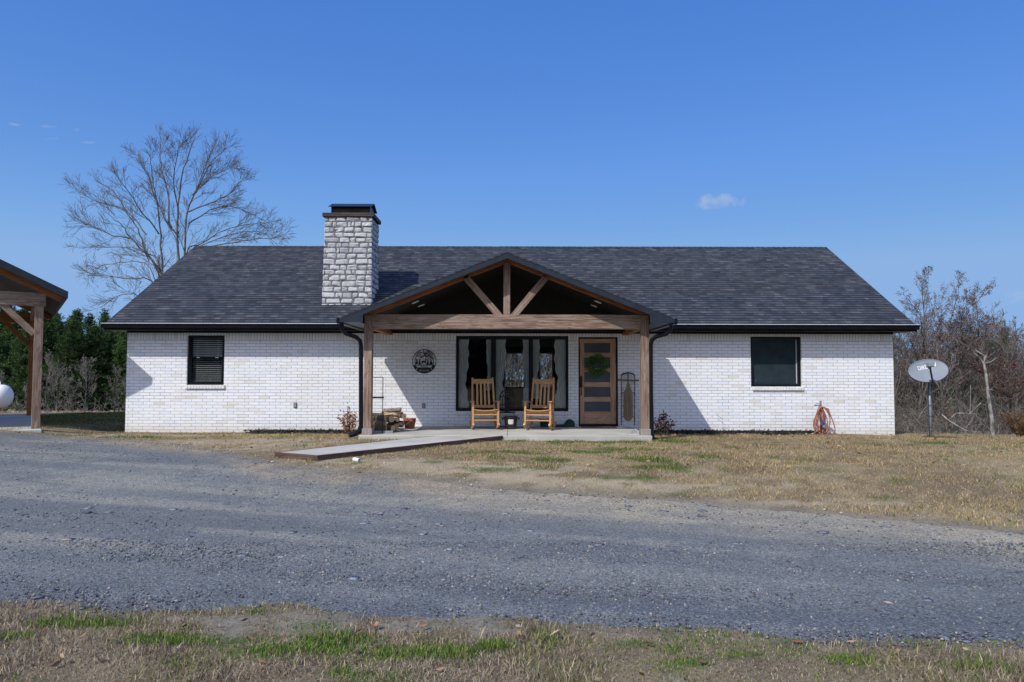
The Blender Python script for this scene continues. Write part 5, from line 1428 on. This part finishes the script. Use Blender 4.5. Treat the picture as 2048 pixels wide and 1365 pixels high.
def limb(rr, p, d, L, r0, r1, n, wob, up):
    pts = [np.array(p, float)]; d = np.array(d, float); d /= np.linalg.norm(d)
    for i in range(n):
        d = d + rr.normal(0, wob, 3) + np.array([0, 0, up]); d /= np.linalg.norm(d); pts.append(pts[-1] + d * L / n)
    return np.array(pts), np.linspace(r0, r1, n + 1), d
def side_dir(rr, d, ang, up=0.0):
    a = np.cross(d, rr.normal(0, 1, 3)); a /= np.linalg.norm(a) + 1e-9
    v = d * math.cos(ang) + a * math.sin(ang); v[2] += up; return v / np.linalg.norm(v)
def sprout(rr, pts, rad, levels, out, tips, lo=.25, spec=None, lens=None):
    """side branches along a limb, recursively"""
    nb, ratio, ang, up, wob = spec[0]
    L = np.sum(np.linalg.norm(np.diff(pts, axis=0), axis=1)); m_ = len(pts)
    for k in range(nb):
        s_ = lo + (1 - lo) * (k + rr.random()) / nb; f = s_ * (m_ - 1); i = min(int(f), m_ - 2); p = pts[i] + (pts[i + 1] - pts[i]) * (f - i)
        d = pts[i + 1] - pts[i]; d = d / np.linalg.norm(d); r_ = (rad[i] + (rad[i + 1] - rad[i]) * (f - i))
        l_ = L * ratio * (1.15 - .75 * s_) * rr.uniform(.6, 1.25)
        if lens: l_ = rr.uniform(*lens[0]) * (1.1 - .74 * s_)
        q_, rq, dd = limb(rr, p, side_dir(rr, d, rr.uniform(*ang), up), l_, r_ * .62, max(.0028, r_ * .16), 5 if levels > 1 else 3, wob, up * .12)
        out.setdefault(levels, []).append((q_, rq)); tips.append((q_[-1], dd))
        if levels > 1: sprout(rr, q_, rq, levels - 1, out, tips, .2, spec[1:], lens[1:] if lens else None)
def bare_tree(name, lab, grp, seed, H, r0, spec, mats, spread=.35, fork=.3, nl=9, buds=0, loc=(0, 0, 0), stems=1, clear=.3, limbmat=None, upright=.5, minr=.0):
    rr = np.random.default_rng(seed); t = thing(name, lab, 'tree', loc, grp)
    big, thin, tips = [], {}, []
    for s_ in range(stems):
        d0 = np.array([rr.normal(0, .07 if stems == 1 else .2), rr.normal(0, .07 if stems == 1 else .2), 1.0])
        pts, rad, _ = limb(rr, np.array(loc) + np.array([0, 0, -.1]), d0, H * rr.uniform(.85, 1.0), r0 * (1 if s_ == 0 else .75), r0 * .12, 12, .07, .06); big.append((pts, rad))
        for k in range(nl):
            f_ = clear + (1 - clear) * (k + rr.random() * .8) / nl; i = min(int(f_ * 12), 11); p = pts[i]; d = pts[i + 1] - pts[i]; d = d / np.linalg.norm(d)
            L = H * spread * (1.25 - .8 * f_) * rr.uniform(.75, 1.2)
            q_, rq, dd = limb(rr, p, side_dir(rr, d, rr.uniform(.5, 1.15), upright * .4), L, rad[i] * .55, .006, 8, .10, .05); big.append((q_, rq)); tips.append((q_[-1], dd))
            sprout(rr, q_, rq, len(spec), thin, tips, .22, spec)
        sprout(rr, pts[7:], rad[7:], len(spec), thin, tips, .1, spec)
    V, Fc = tubes_np([(p_, np.maximum(r_, minr)) for p_, r_ in big], 6); npmesh('trunk', V, Fc, mats[0], t, smooth=True)
    L = [(p_, np.maximum(r_, minr)) for v in thin.values() for p_, r_ in v]; V, Fc = tubes_np(L, 3); npmesh('branches', V, Fc, mats[1], t)
    if buds:
        T = np.array([a for a, _ in tips]); n = len(T) * buds; c = np.repeat(T, buds, 0) + rr.normal(0, .05, (n, 3))
        a = rr.normal(0, 1, (n, 3)); a /= np.linalg.norm(a, axis=1, keepdims=True); b = np.cross(a, rr.normal(0, 1, (n, 3))); b /= np.linalg.norm(b, axis=1, keepdims=True)
        s = rr.uniform(.009, .024, (n, 1)); V = np.stack([c - a * s - b * s * .6, c + a * s - b * s * .6, c + a * s + b * s * .6, c - a * s + b * s * .6], 1).reshape(-1, 3)
        npmesh('buds', V, np.arange(n * 4).reshape(n, 4), M['bud'], t)
    return t
SP2 = [(6, .5, (.4, .9), .1, .12), (5, .5, (.4, .95), .08, .14)]
SP3 = [(6, .48, (.35, .85), .12, .12), (5, .5, (.4, .9), .1, .14), (3, .55, (.4, .9), .06, .14)]

# ---- the big bare tree behind the house, limb by limb
TY = 14.0
def TC(cx_, cy_, y=TY): return np.array(P(362 + (130 + cx_ / 3.413 - 362) * .95, 600 + (240 + cy_ / 3.413 - 600) * .955, y))
base = np.array(P(368, 700, TY)); gb = gzf(base[0], TY); base[2] = gb - .1
rr = np.random.default_rng(5)
t = thing('big_bare_tree', 'large spreading leafless tree rising behind the left end of the roof', 'tree', (base[0], TY, gb))
LIMBS = [([(775, 950), (770, 700), (790, 400), (840, 200), (895, 70)], 0, .10), ([(820, 910), (825, 700), (850, 550), (900, 440), (960, 280), (1060, 70)], .6, .085),
         ([(660, 1040), (645, 770), (625, 560), (600, 420), (575, 250), (590, 180)], -.6, .075), ([(645, 1050), (560, 920), (420, 780), (350, 680), (240, 600)], -1.0, .075),
         ([(650, 1000), (520, 880), (330, 850), (60, 860)], 1.4, .05), ([(625, 1040), (540, 880), (480, 720), (400, 600), (300, 450), (180, 380)], 1.5, .07),
         ([(600, 1110), (430, 1080), (260, 1060), (110, 1050)], -1.6, .045), ([(480, 1210), (430, 1190), (330, 1205), (210, 1290)], -2.0, .03),
         ([(830, 900), (950, 820), (1100, 730), (1270, 695), (1420, 670)], 1.2, .055), ([(860, 870), (1090, 830), (1300, 800), (1540, 780)], -1.4, .045),
         ([(845, 690), (1000, 590), (1150, 560), (1330, 630)], 2.0, .04), ([(850, 600), (1000, 540), (1150, 460), (1250, 350)], -1.0, .045),
         ([(770, 780), (650, 600), (560, 350), (480, 190)], 1.0, .05), ([(720, 720), (690, 450), (640, 250), (650, 90)], 2.0, .05), ([(640, 760), (480, 560), (330, 330)], -2.0, .045),
         ([(540, 760), (390, 590), (170, 520), (30, 430)], .5, .04), ([(850, 560), (930, 400), (1010, 250), (1130, 130)], -2.2, .04), ([(780, 620), (740, 400), (760, 200), (800, 80)], -1.8, .04), ([(870, 480), (1040, 330), (1160, 280)], 1.5, .03),
         ([(420, 790), (280, 760), (150, 700), (80, 670)], -.6, .03), ([(570, 1000), (400, 960), (220, 990), (130, 1060)], .4, .03), ([(900, 860), (1130, 770), (1350, 740), (1480, 830)], .3, .03)]
big, thin, tips = [], {}, []
for pts, dy, r0 in LIMBS:
    n = len(pts); ctrl = [TC(x, y, TY + dy * (i + .3) / n) for i, (x, y) in enumerate(pts)]
    if pts[0][1] > 880: ctrl = [base + np.array([(ctrl[0][0] - base[0]) * .25, 0, 0]), base + (ctrl[0] - base) * .55 + np.array([0, 0, .3])] + ctrl
    fine = []
    for i in range(len(ctrl) - 1):
        p0, p1, p2, p3 = ctrl[max(i - 1, 0)], ctrl[i], ctrl[i + 1], ctrl[min(i + 2, len(ctrl) - 1)]
        for k in range(4):
            u = k / 4; fine.append(.5 * ((2 * p1) + (-p0 + p2) * u + (2 * p0 - 5 * p1 + 4 * p2 - p3) * u * u + (-p0 + 3 * p1 - 3 * p2 + p3) * u ** 3) + rr.normal(0, .022, 3))
    fine.append(ctrl[-1]); fine = np.array(fine); rad = np.linspace(r0 * .74, .009, len(fine)); big.append((fine, rad))
    SPT = [(14, .27, (.35, .75), .14, .06), (5, .5, (.35, .75), .10, .07), (3, .55, (.35, .75), .06, .07)]
    sprout(rr, fine, rad * .7, 3, thin, tips, .12, SPT, [(.6, 1.5), (.35, .95), (.25, .6)])
V, Fc = tubes_np(big, 7); npmesh('trunk', V, Fc, M['twig'], t, smooth=True)
V, Fc = tubes_np([(p_, np.maximum(r_, .0050)) for v in thin.values() for p_, r_ in v], 3); npmesh('branches', V, Fc, M['twig'], t)

# ---- pines
def pine(seed, H, W, cone):
    rr = np.random.default_rng(seed); t = thing('pine_tree', 'dark green pine in the wood beyond the field', 'tree', (0, 0, 0))
    pts, rad, _ = limb(rr, (0, 0, -.3), (rr.normal(0, .02), rr.normal(0, .02), 1), H, .16, .02, 10, .02, .02)
    lines = [(pts, rad)]; cl = []
    nb = 140
    for k in range(nb):
        f_ = .05 + .95 * (k + rr.random()) / nb; i = min(int(f_ * 10), 9); p = pts[i] + (pts[i + 1] - pts[i]) * (f_ * 10 - i)
        a_ = rr.random() * 6.283; prof = (1 - f_) ** cone * (1 if f_ > .3 else .6 + f_) + .05
        L = W * prof * rr.uniform(.55, 1.15); d = np.array([math.cos(a_), math.sin(a_), rr.uniform(.0, .55)])
        q_, rq, dd = limb(rr, p, d, L, .035, .008, 5, .10, .06); lines.append((q_, rq))
        nc = max(4, int(L * 12))
        for c in range(nc):
            s_ = rr.uniform(.3, 1.05) * 5; j = min(int(s_), 4); cl.append(q_[j] + (q_[j + 1] - q_[j]) * (s_ - j) + rr.normal(0, .19, 3))
    for k in range(14): cl.append(pts[-1] + rr.normal(0, .15, 3) - np.array([0, 0, rr.random() * .8]))
    V, Fc = tubes_np(lines, 4); npmesh('trunk', V, Fc, M['bark'], t)
    C_ = np.array(cl); nbld = 9; n = len(C_) * nbld; c = np.repeat(C_, nbld, 0) + rr.normal(0, .05, (n, 3))
    d = rr.normal(0, 1, (n, 3)); d[:, 2] = np.abs(d[:, 2]) * .9 + .1; d /= np.linalg.norm(d, axis=1, keepdims=True); s = np.cross(d, rr.normal(0, 1, (n, 3))); s /= np.linalg.norm(s, axis=1, keepdims=True)
    L = rr.uniform(.14, .34, (n, 1)); w_ = rr.uniform(.022, .05, (n, 1))
    V = np.stack([c, c + d * L * .5 + s * w_, c + d * L, c + d * L * .5 - s * w_], 1).reshape(-1, 3)
    npmesh('crown', V, np.arange(n * 4).reshape(n, 4), M['pine'], t)
    return t
protos = [pine(i, 10.0, 2.8 + .2 * (i % 3), (.72, .85, .62, .78)[i]) for i in range(4)]
rr = random.Random(31); used = [False] * 4
def place(proto_list, used_, k, x, y, sc, rz, lab, grp, sz=None):
    o = proto_list[k] if not used_[k] else copy_tree(proto_list[k]); used_[k] = True
    o.location = (x, y, gzf(x, y)); o.rotation_euler = (0, 0, rz); o.scale = (sc, sc, sz or sc); o['label'] = lab; o['group'] = grp
    return o
for row, (Y, n, x0, x1) in enumerate(((52, 24, -55, -21), (60, 24, -62, -27), (70, 24, -71, -32))):
    for i in range(n):
        x = x0 + (x1 - x0) * (i + rr.uniform(-.3, .3)) / (n - 1); y = Y + rr.uniform(-2.5, 2.5)
        top = (626 if x / (y + 18) < -.62 else 638) + rr.uniform(-8, 14) + (2 - row) * 9
        ztop = 1.38 + (752 - top) / F * (y + 17.94); sc = (ztop - gzf(x, y)) / 10.0
        place(protos, used, rr.randrange(4), x, y, sc * rr.uniform(.95, 1.2), rr.random() * 6.28, 'dark green pine in the wood behind the carport', 'pines in the wood behind the carport', sc * 1.05)
for i in range(16):
    x = 26 + 30 * i / 15 + rr.uniform(-1, 1); y = 46 + rr.uniform(-5, 8)
    top = (652 if x / (y + 18) > .65 else 684) + rr.uniform(-16, 14); ztop = 1.38 + (752 - top) / F * (y + 17.94); sc = (ztop - gzf(x, y)) / 10.0
    place(protos, used, rr.randrange(4), x, y, sc * 1.1, rr.random() * 6.28, 'green pine showing over the bare trees at right', 'pines beyond the bare trees at right', sc)

# ---- unseen wood added behind the viewer, to darken what the windows mirror
cm = [c for c in protos[1].children if c.name.startswith('crown')][0].data
cv = np.empty(len(cm.vertices) * 3, np.float32); cm.vertices.foreach_get('co', cv); cv = cv.reshape(-1, 4, 3)[::6]
cc = cv.mean(1, keepdims=True); cv = cc + (cv - cc) * 3.6
VV = []
for i in range(102):
    x, y, sc = -100 + 200 * ((i % 34) + .33 * (i // 34)) / 33 + rr.uniform(-2, 2), -80 - 14 * (i // 34) + rr.uniform(-4, 4), rr.uniform(1.4, 1.8)
    VV.append(cv.reshape(-1, 3) * sc + np.array([x, y, gzf(x, y)]))
VV = np.concatenate(VV); tag(npmesh('unseen_wood', VV, np.arange(len(VV)).reshape(-1, 4), M['pine']), 'unseen dark wood added behind the viewer to darken the window reflections', 'wood', kind='stuff')

# ---- bare trees
ML, MR = (M['bark'], M['paletwig']), (M['bark'], M['twig'])
gp = [bare_tree('bare_tree', 'x', None, 40 + i, 6.0, .07, SP3 if i < 2 else SP2, ML, .42, clear=.18, nl=10, stems=(2, 1, 3)[i], minr=.007) for i in range(3)]
used2 = [False] * 3; rr = random.Random(9)
for i in range(10):      # scrub in front of the left pines
    y = rr.uniform(34, 44); x = -(y + 18) * rr.uniform(.50, .75)
    place(gp, used2, i % 3, x, y, rr.uniform(.4, .8), rr.random() * 6.28, 'grey leafless scrub tree in front of the dark pines at left', 'bare scrub trees in front of the left pines')
for i in range(30):       # seen through the house's back windows
    y = rr.uniform(14, 26); x = -2.5 + 6.5 * i / 29 + rr.uniform(-.4, .4)
    place(gp, used2, i % 3, x, y, rr.uniform(.8, 1.1), rr.random() * 6.28, 'pale leafless tree seen through the back windows of the house', 'bare trees behind the house')
hp_ = [bare_tree('bare_tree', 'x', None, 60 + i, 7.5, .10, SP3, MR, .38, clear=.25, nl=11, stems=(1, 2)[i], minr=.008) for i in range(2)]
used3 = [False] * 2
for i in range(32):
    y = rr.uniform(14, 34); x = (y + 18) * rr.uniform(.50, .80)
    top = 655 + rr.uniform(-38, 40); ztop = 1.38 + (752 - top) / F * (y + 17.94); sc = max(.4, (ztop - gzf(x, y)) / 7.2)
    place(hp_, used3, i % 2, x, y, sc, rr.random() * 6.28, 'grey leafless tree in the tangle beyond the right end of the house', 'bare trees beyond the right end of the house')
def top_tree(px, top, Y, H0, **k): pass
for (px, top, Y, sd, lab, st_) in ((1838, 536, 17, 81, 'tall budding tree with reddish twigs beside the right roof corner', 2), (1940, 588, 16, 82, 'budding reddish tree standing behind the pale leaning trunk', 2), (1885, 640, 14, 83, 'smaller budding tree behind the satellite dish', 1), (2030, 700, 10, 84, 'low budding tree with reddish twigs at the right edge', 2)):
    b = P(px, 800, Y); z0 = gzf(b.x, Y); ztop = P(px, top, Y).z
    bare_tree('budding_tree', lab, 'budding trees at right', sd, (ztop - z0) * .98, .085, SP3, (M['bark'], M['paletwig']), .41, clear=.28, nl=11, buds=2, loc=(b.x, Y, z0), stems=st_, minr=.006)
for (px, top, Y, sd, lab) in ((1775, 575, 22, 91, 'thin grey leafless tree peeking over the right roof slope'), (1905, 600, 20, 92, 'grey leafless tree between the two reddish budding trees'), (2010, 612, 18, 93, 'grey leafless tree at the far right above the pines')):
    b = P(px, 800, Y); z0 = gzf(b.x, Y); ztop = P(px, top, Y).z
    bare_tree('bare_tree', lab, None, sd, ztop - z0, .075, SP3, (M['bark'], M['paletwig']), .32, clear=.3, nl=11, loc=(b.x, Y, z0), stems=2, minr=.006)
# pale leaning trunk
b = P(1985, 866, 7.5); z0 = gzf(b.x, 7.5)
t = thing('leaning_tree', 'pale mottled trunk leaning left at the lawn edge on the right', 'tree', (b.x, 7.5, z0))
L = [P(1985, 872, 7.5), P(1984, 840, 7.5), P(1980, 815, 7.55), P(1975, 780, 7.6), P(1972, 750, 7.6), P(1968, 728, 7.7)]
rr_ = np.random.default_rng(3); pts = np.array([tuple(p) for p in L]); pts[0, 2] = z0 - .1; rad = np.array([.072, .062, .055, .05, .044, .038])
lines = [(pts, rad)]; thin = {}
for tgt, r_ in (((1950, 700), .03), ((1945, 706), .02), ((1972, 712), .035), ((1995, 716), .02), ((2000, 790), .018)):
    a = pts[-1] if tgt[1] < 720 else pts[3]; e = np.array(P(*tgt, 7.9)); mid = (a + e) / 2 + rr_.normal(0, .05, 3); ln = np.array([a, mid, e]); lines.append((ln, np.array([r_, r_ * .7, r_ * .4])))
    sprout(rr_, ln, np.array([r_, r_ * .7, r_ * .4]), 2, thin, [], .2, [(5, .9, (.4, .9), .1, .12), (4, .5, (.4, .9), .05, .12)])
V, Fc = tubes_np(lines, 8); npmesh('trunk', V, Fc, M['whitebark'], t, smooth=True)
V, Fc = tubes_np([x for v in thin.values() for x in v], 3); npmesh('branches', V, Fc, M['paletwig'], t)
# fallen limb
t_pts = [(1884, 830), (1898, 842), (1915, 852), (1932, 862), (1955, 864)]
ln1 = np.array([tuple(P(x, y, 6.2 - .3 * i)) for i, (x, y) in enumerate(t_pts)]); ln2 = np.array([tuple(P(x, y, 6.1)) for x, y in ((1897, 841), (1912, 827), (1928, 827), (1940, 828), (1962, 806))]); ln3 = np.array([tuple(P(x, y, 6.1)) for x, y in ((1940, 828), (1941, 800), (1941, 770))])
V, Fc = tubes_np([(ln1, np.linspace(.026, .010, 5)), (ln2, np.linspace(.022, .009, 5)), (ln3, np.linspace(.016, .008, 3))], 7)
tag(npmesh('fallen_branch', V, Fc, M['whitebark'], smooth=True), 'pale crooked fallen branch at the edge of the right thicket', 'branch')
# thicket twigs (uncountable) and rusty bush
def thicket(name, n, fx, fy, hmax, lab, seed, mt, rad=.007):
    rr = np.random.default_rng(seed); L = []
    for i in range(n):
        y = rr.uniform(*fy); x = (y + 17.94) * rr.uniform(*fx); z = gzf(x, y); h = hmax * rr.uniform(.2, 1) ** 1.3
        d = np.array([rr.normal(0, .7), rr.normal(0, .7), 1]); z += rr.random() * hmax * .45 if rr.random() < .6 else 0
        p_, r_, _ = limb(rr, (x, y, z), d, h, rad * rr.uniform(.8, 1.8), rad * .5, 5, .34, -.03); L.append((p_, r_))
    V, Fc = tubes_np(L, 3); tag(npmesh(name, V, Fc, mt), lab, 'thicket', kind='stuff')
thicket('thicket', 2700, (.50, .85), (10, 28), 2.4, 'tangled leafless thicket beyond the right end of the house', 4, M['twig'])
thicket('thicket', 500, (.52, .85), (7.5, 16), 1.7, 'pale brush at the edge of the right lawn', 5, M['paletwig'])
thicket('thicket', 420, (-.76, -.50), (35, 46), 1.6, 'grey brush along the far side of the left field', 6, M['paletwig'], .009)
M['litter'] = M['dryleaf']
shrub('rusty_bush', 2040, 868, 5.5, 1.5, .95, 46, 26, M['leaf_rust'], 'rusty orange leaved bush at the lower right edge of the lawn', 8, (.05, .10))
shrub('rusty_bush', 1898, 822, 12, .9, 1.2, 16, 20, M['leaf_rust'], 'small rusty bush inside the thicket behind the dish', 9, (.05, .09))
# ================================================================== LIGHT
sd_ = Vector((.76, 1.0, -1.25)).normalized()
sl = bpy.data.lights.new('sun', 'SUN'); sl.energy = 3.95; sl.angle = R(.53); sl.color = (1, .962, .91)
so = bpy.data.objects.new('sun', sl); COL.objects.link(so); so.rotation_euler = sd_.to_track_quat('-Z', 'Y').to_euler(); so.location = (-10, -14, 18)
wd = bpy.data.worlds.new('World'); scene.world = wd; wd.use_nodes = True; wt = wd.node_tree; wt.nodes.clear()
N = wt.nodes.new; LK = wt.links.new
sky = N('ShaderNodeTexSky'); sky.sky_type = 'NISHITA'; sky.sun_disc = False; sky.sun_elevation = math.asin(-sd_.z); sky.sun_rotation = math.atan2(-sd_.x, -sd_.y)
sky.air_density = 1.0; sky.dust_density = .35; sky.ozone_density = 2.4; sky.altitude = 0
bg = N('ShaderNodeBackground'); bg.inputs[1].default_value = .115; hs = N('ShaderNodeSeparateColor'); hs.mode = 'HSV'; LK(sky.outputs[0], hs.inputs[0]); hc = N('ShaderNodeCombineColor'); hc.mode = 'HSV'; LK(hc.outputs[0], bg.inputs[0])
def wm(op, a, b, c=None):
    nd = N('ShaderNodeMath'); nd.operation = op
    for s_, i in ((a, 0), (b, 1)):
        if hasattr(s_, 'links'): LK(s_, nd.inputs[i])
        else: nd.inputs[i].default_value = s_
    return nd.outputs[0]
LK(wm('MINIMUM', wm('MAXIMUM', wm('ADD', hs.outputs[0], .0145), .606), .635), hc.inputs[0]); SAT = wm('MINIMUM', wm('MAXIMUM', wm('MULTIPLY', hs.outputs[1], 1.32), .66), .93); LK(wm('MINIMUM', wm('MULTIPLY', wm('POWER', hs.outputs[2], .42), 3.36), 6.7), hc.inputs[2])
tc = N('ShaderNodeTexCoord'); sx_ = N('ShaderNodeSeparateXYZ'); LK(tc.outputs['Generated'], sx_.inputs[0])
def wm(op, a, b, c=None):
    nd = N('ShaderNodeMath'); nd.operation = op
    for s_, i in ((a, 0), (b, 1)):
        if hasattr(s_, 'links'): LK(s_, nd.inputs[i])
        else: nd.inputs[i].default_value = s_
    return nd.outputs[0]
bkt = wm('MINIMUM', wm('MAXIMUM', wm('MULTIPLY', sx_.outputs[1], -1.8), 0), 1); LK(wm('MULTIPLY', wm('ADD', 1.0, wm('MULTIPLY', bkt, .72)), .115), bg.inputs[1]); LK(wm('MULTIPLY', SAT, wm('SUBTRACT', 1.0, wm('MULTIPLY', bkt, .45))), hc.inputs[1])     # added boost: sky behind the camera brighter and paler, to fill the shade
yc = wm('MAXIMUM', sx_.outputs[1], .01); U_ = wm('DIVIDE', sx_.outputs[0], yc); W_ = wm('DIVIDE', sx_.outputs[2], yc)
cb = N('ShaderNodeCombineXYZ'); LK(U_, cb.inputs[0]); LK(W_, cb.inputs[1])
nz = N('ShaderNodeTexNoise'); LK(cb.outputs[0], nz.inputs['Vector']); nz.inputs['Scale'].default_value = 55; nz.inputs['Detail'].default_value = 6; nz.inputs['Roughness'].default_value = .55
tot = None
for px, py, rx, ry, st_, slope in ((1440, 403, 56, 18, .5, -.06), (28, 249, 13, 3, .32, .12), (104, 278, 20, 2.5, .35, -.12), (92, 253, 22, 3, .16, .05), (154, 260, 6, 4, .2, 0), (180, 285, 17, 4, .28, 0), (2045, 590, 50, 16, .2, -.25)):
    d = ray(px, py); u0, w0 = d.x / d.y, d.z / d.y
    du = wm('SUBTRACT', U_, u0); dw = wm('SUBTRACT', wm('SUBTRACT', W_, w0), wm('MULTIPLY', du, -slope))
    a = wm('POWER', wm('ABSOLUTE', wm('DIVIDE', du, rx / F), 0), 2.0); b_ = wm('POWER', wm('ABSOLUTE', wm('DIVIDE', dw, ry / F), 0), 2.0)
    e = wm('SUBTRACT', 1.0, wm('ADD', a, b_)); e = wm('ADD', e, wm('MULTIPLY', wm('SUBTRACT', nz.outputs['Fac'], .52), 4.2))
    e = wm('MULTIPLY', wm('MINIMUM', wm('MAXIMUM', wm('MULTIPLY', e, .75), 0), 1), st_)
    far = wm('LESS_THAN', wm('ADD', a, b_), 3.5); e = wm('MULTIPLY', e, far)
    tot = e if tot is None else wm('MAXIMUM', tot, e)
tot = wm('MULTIPLY', tot, wm('GREATER_THAN', sx_.outputs[1], .05))
bg2 = N('ShaderNodeBackground'); bg2.inputs[0].default_value = (.50, .56, .68, 1); bg2.inputs[1].default_value = 1.0
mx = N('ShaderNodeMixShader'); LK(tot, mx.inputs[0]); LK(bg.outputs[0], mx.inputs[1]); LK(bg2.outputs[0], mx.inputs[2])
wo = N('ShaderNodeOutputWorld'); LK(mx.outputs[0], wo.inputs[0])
scene.view_settings.view_transform = 'Standard'; scene.view_settings.look = 'None'; scene.view_settings.exposure = 0; scene.view_settings.gamma = 1
scene.cycles.max_bounces = 8; scene.cycles.transparent_max_bounces = 16; scene.cycles.sample_clamp_indirect = 6
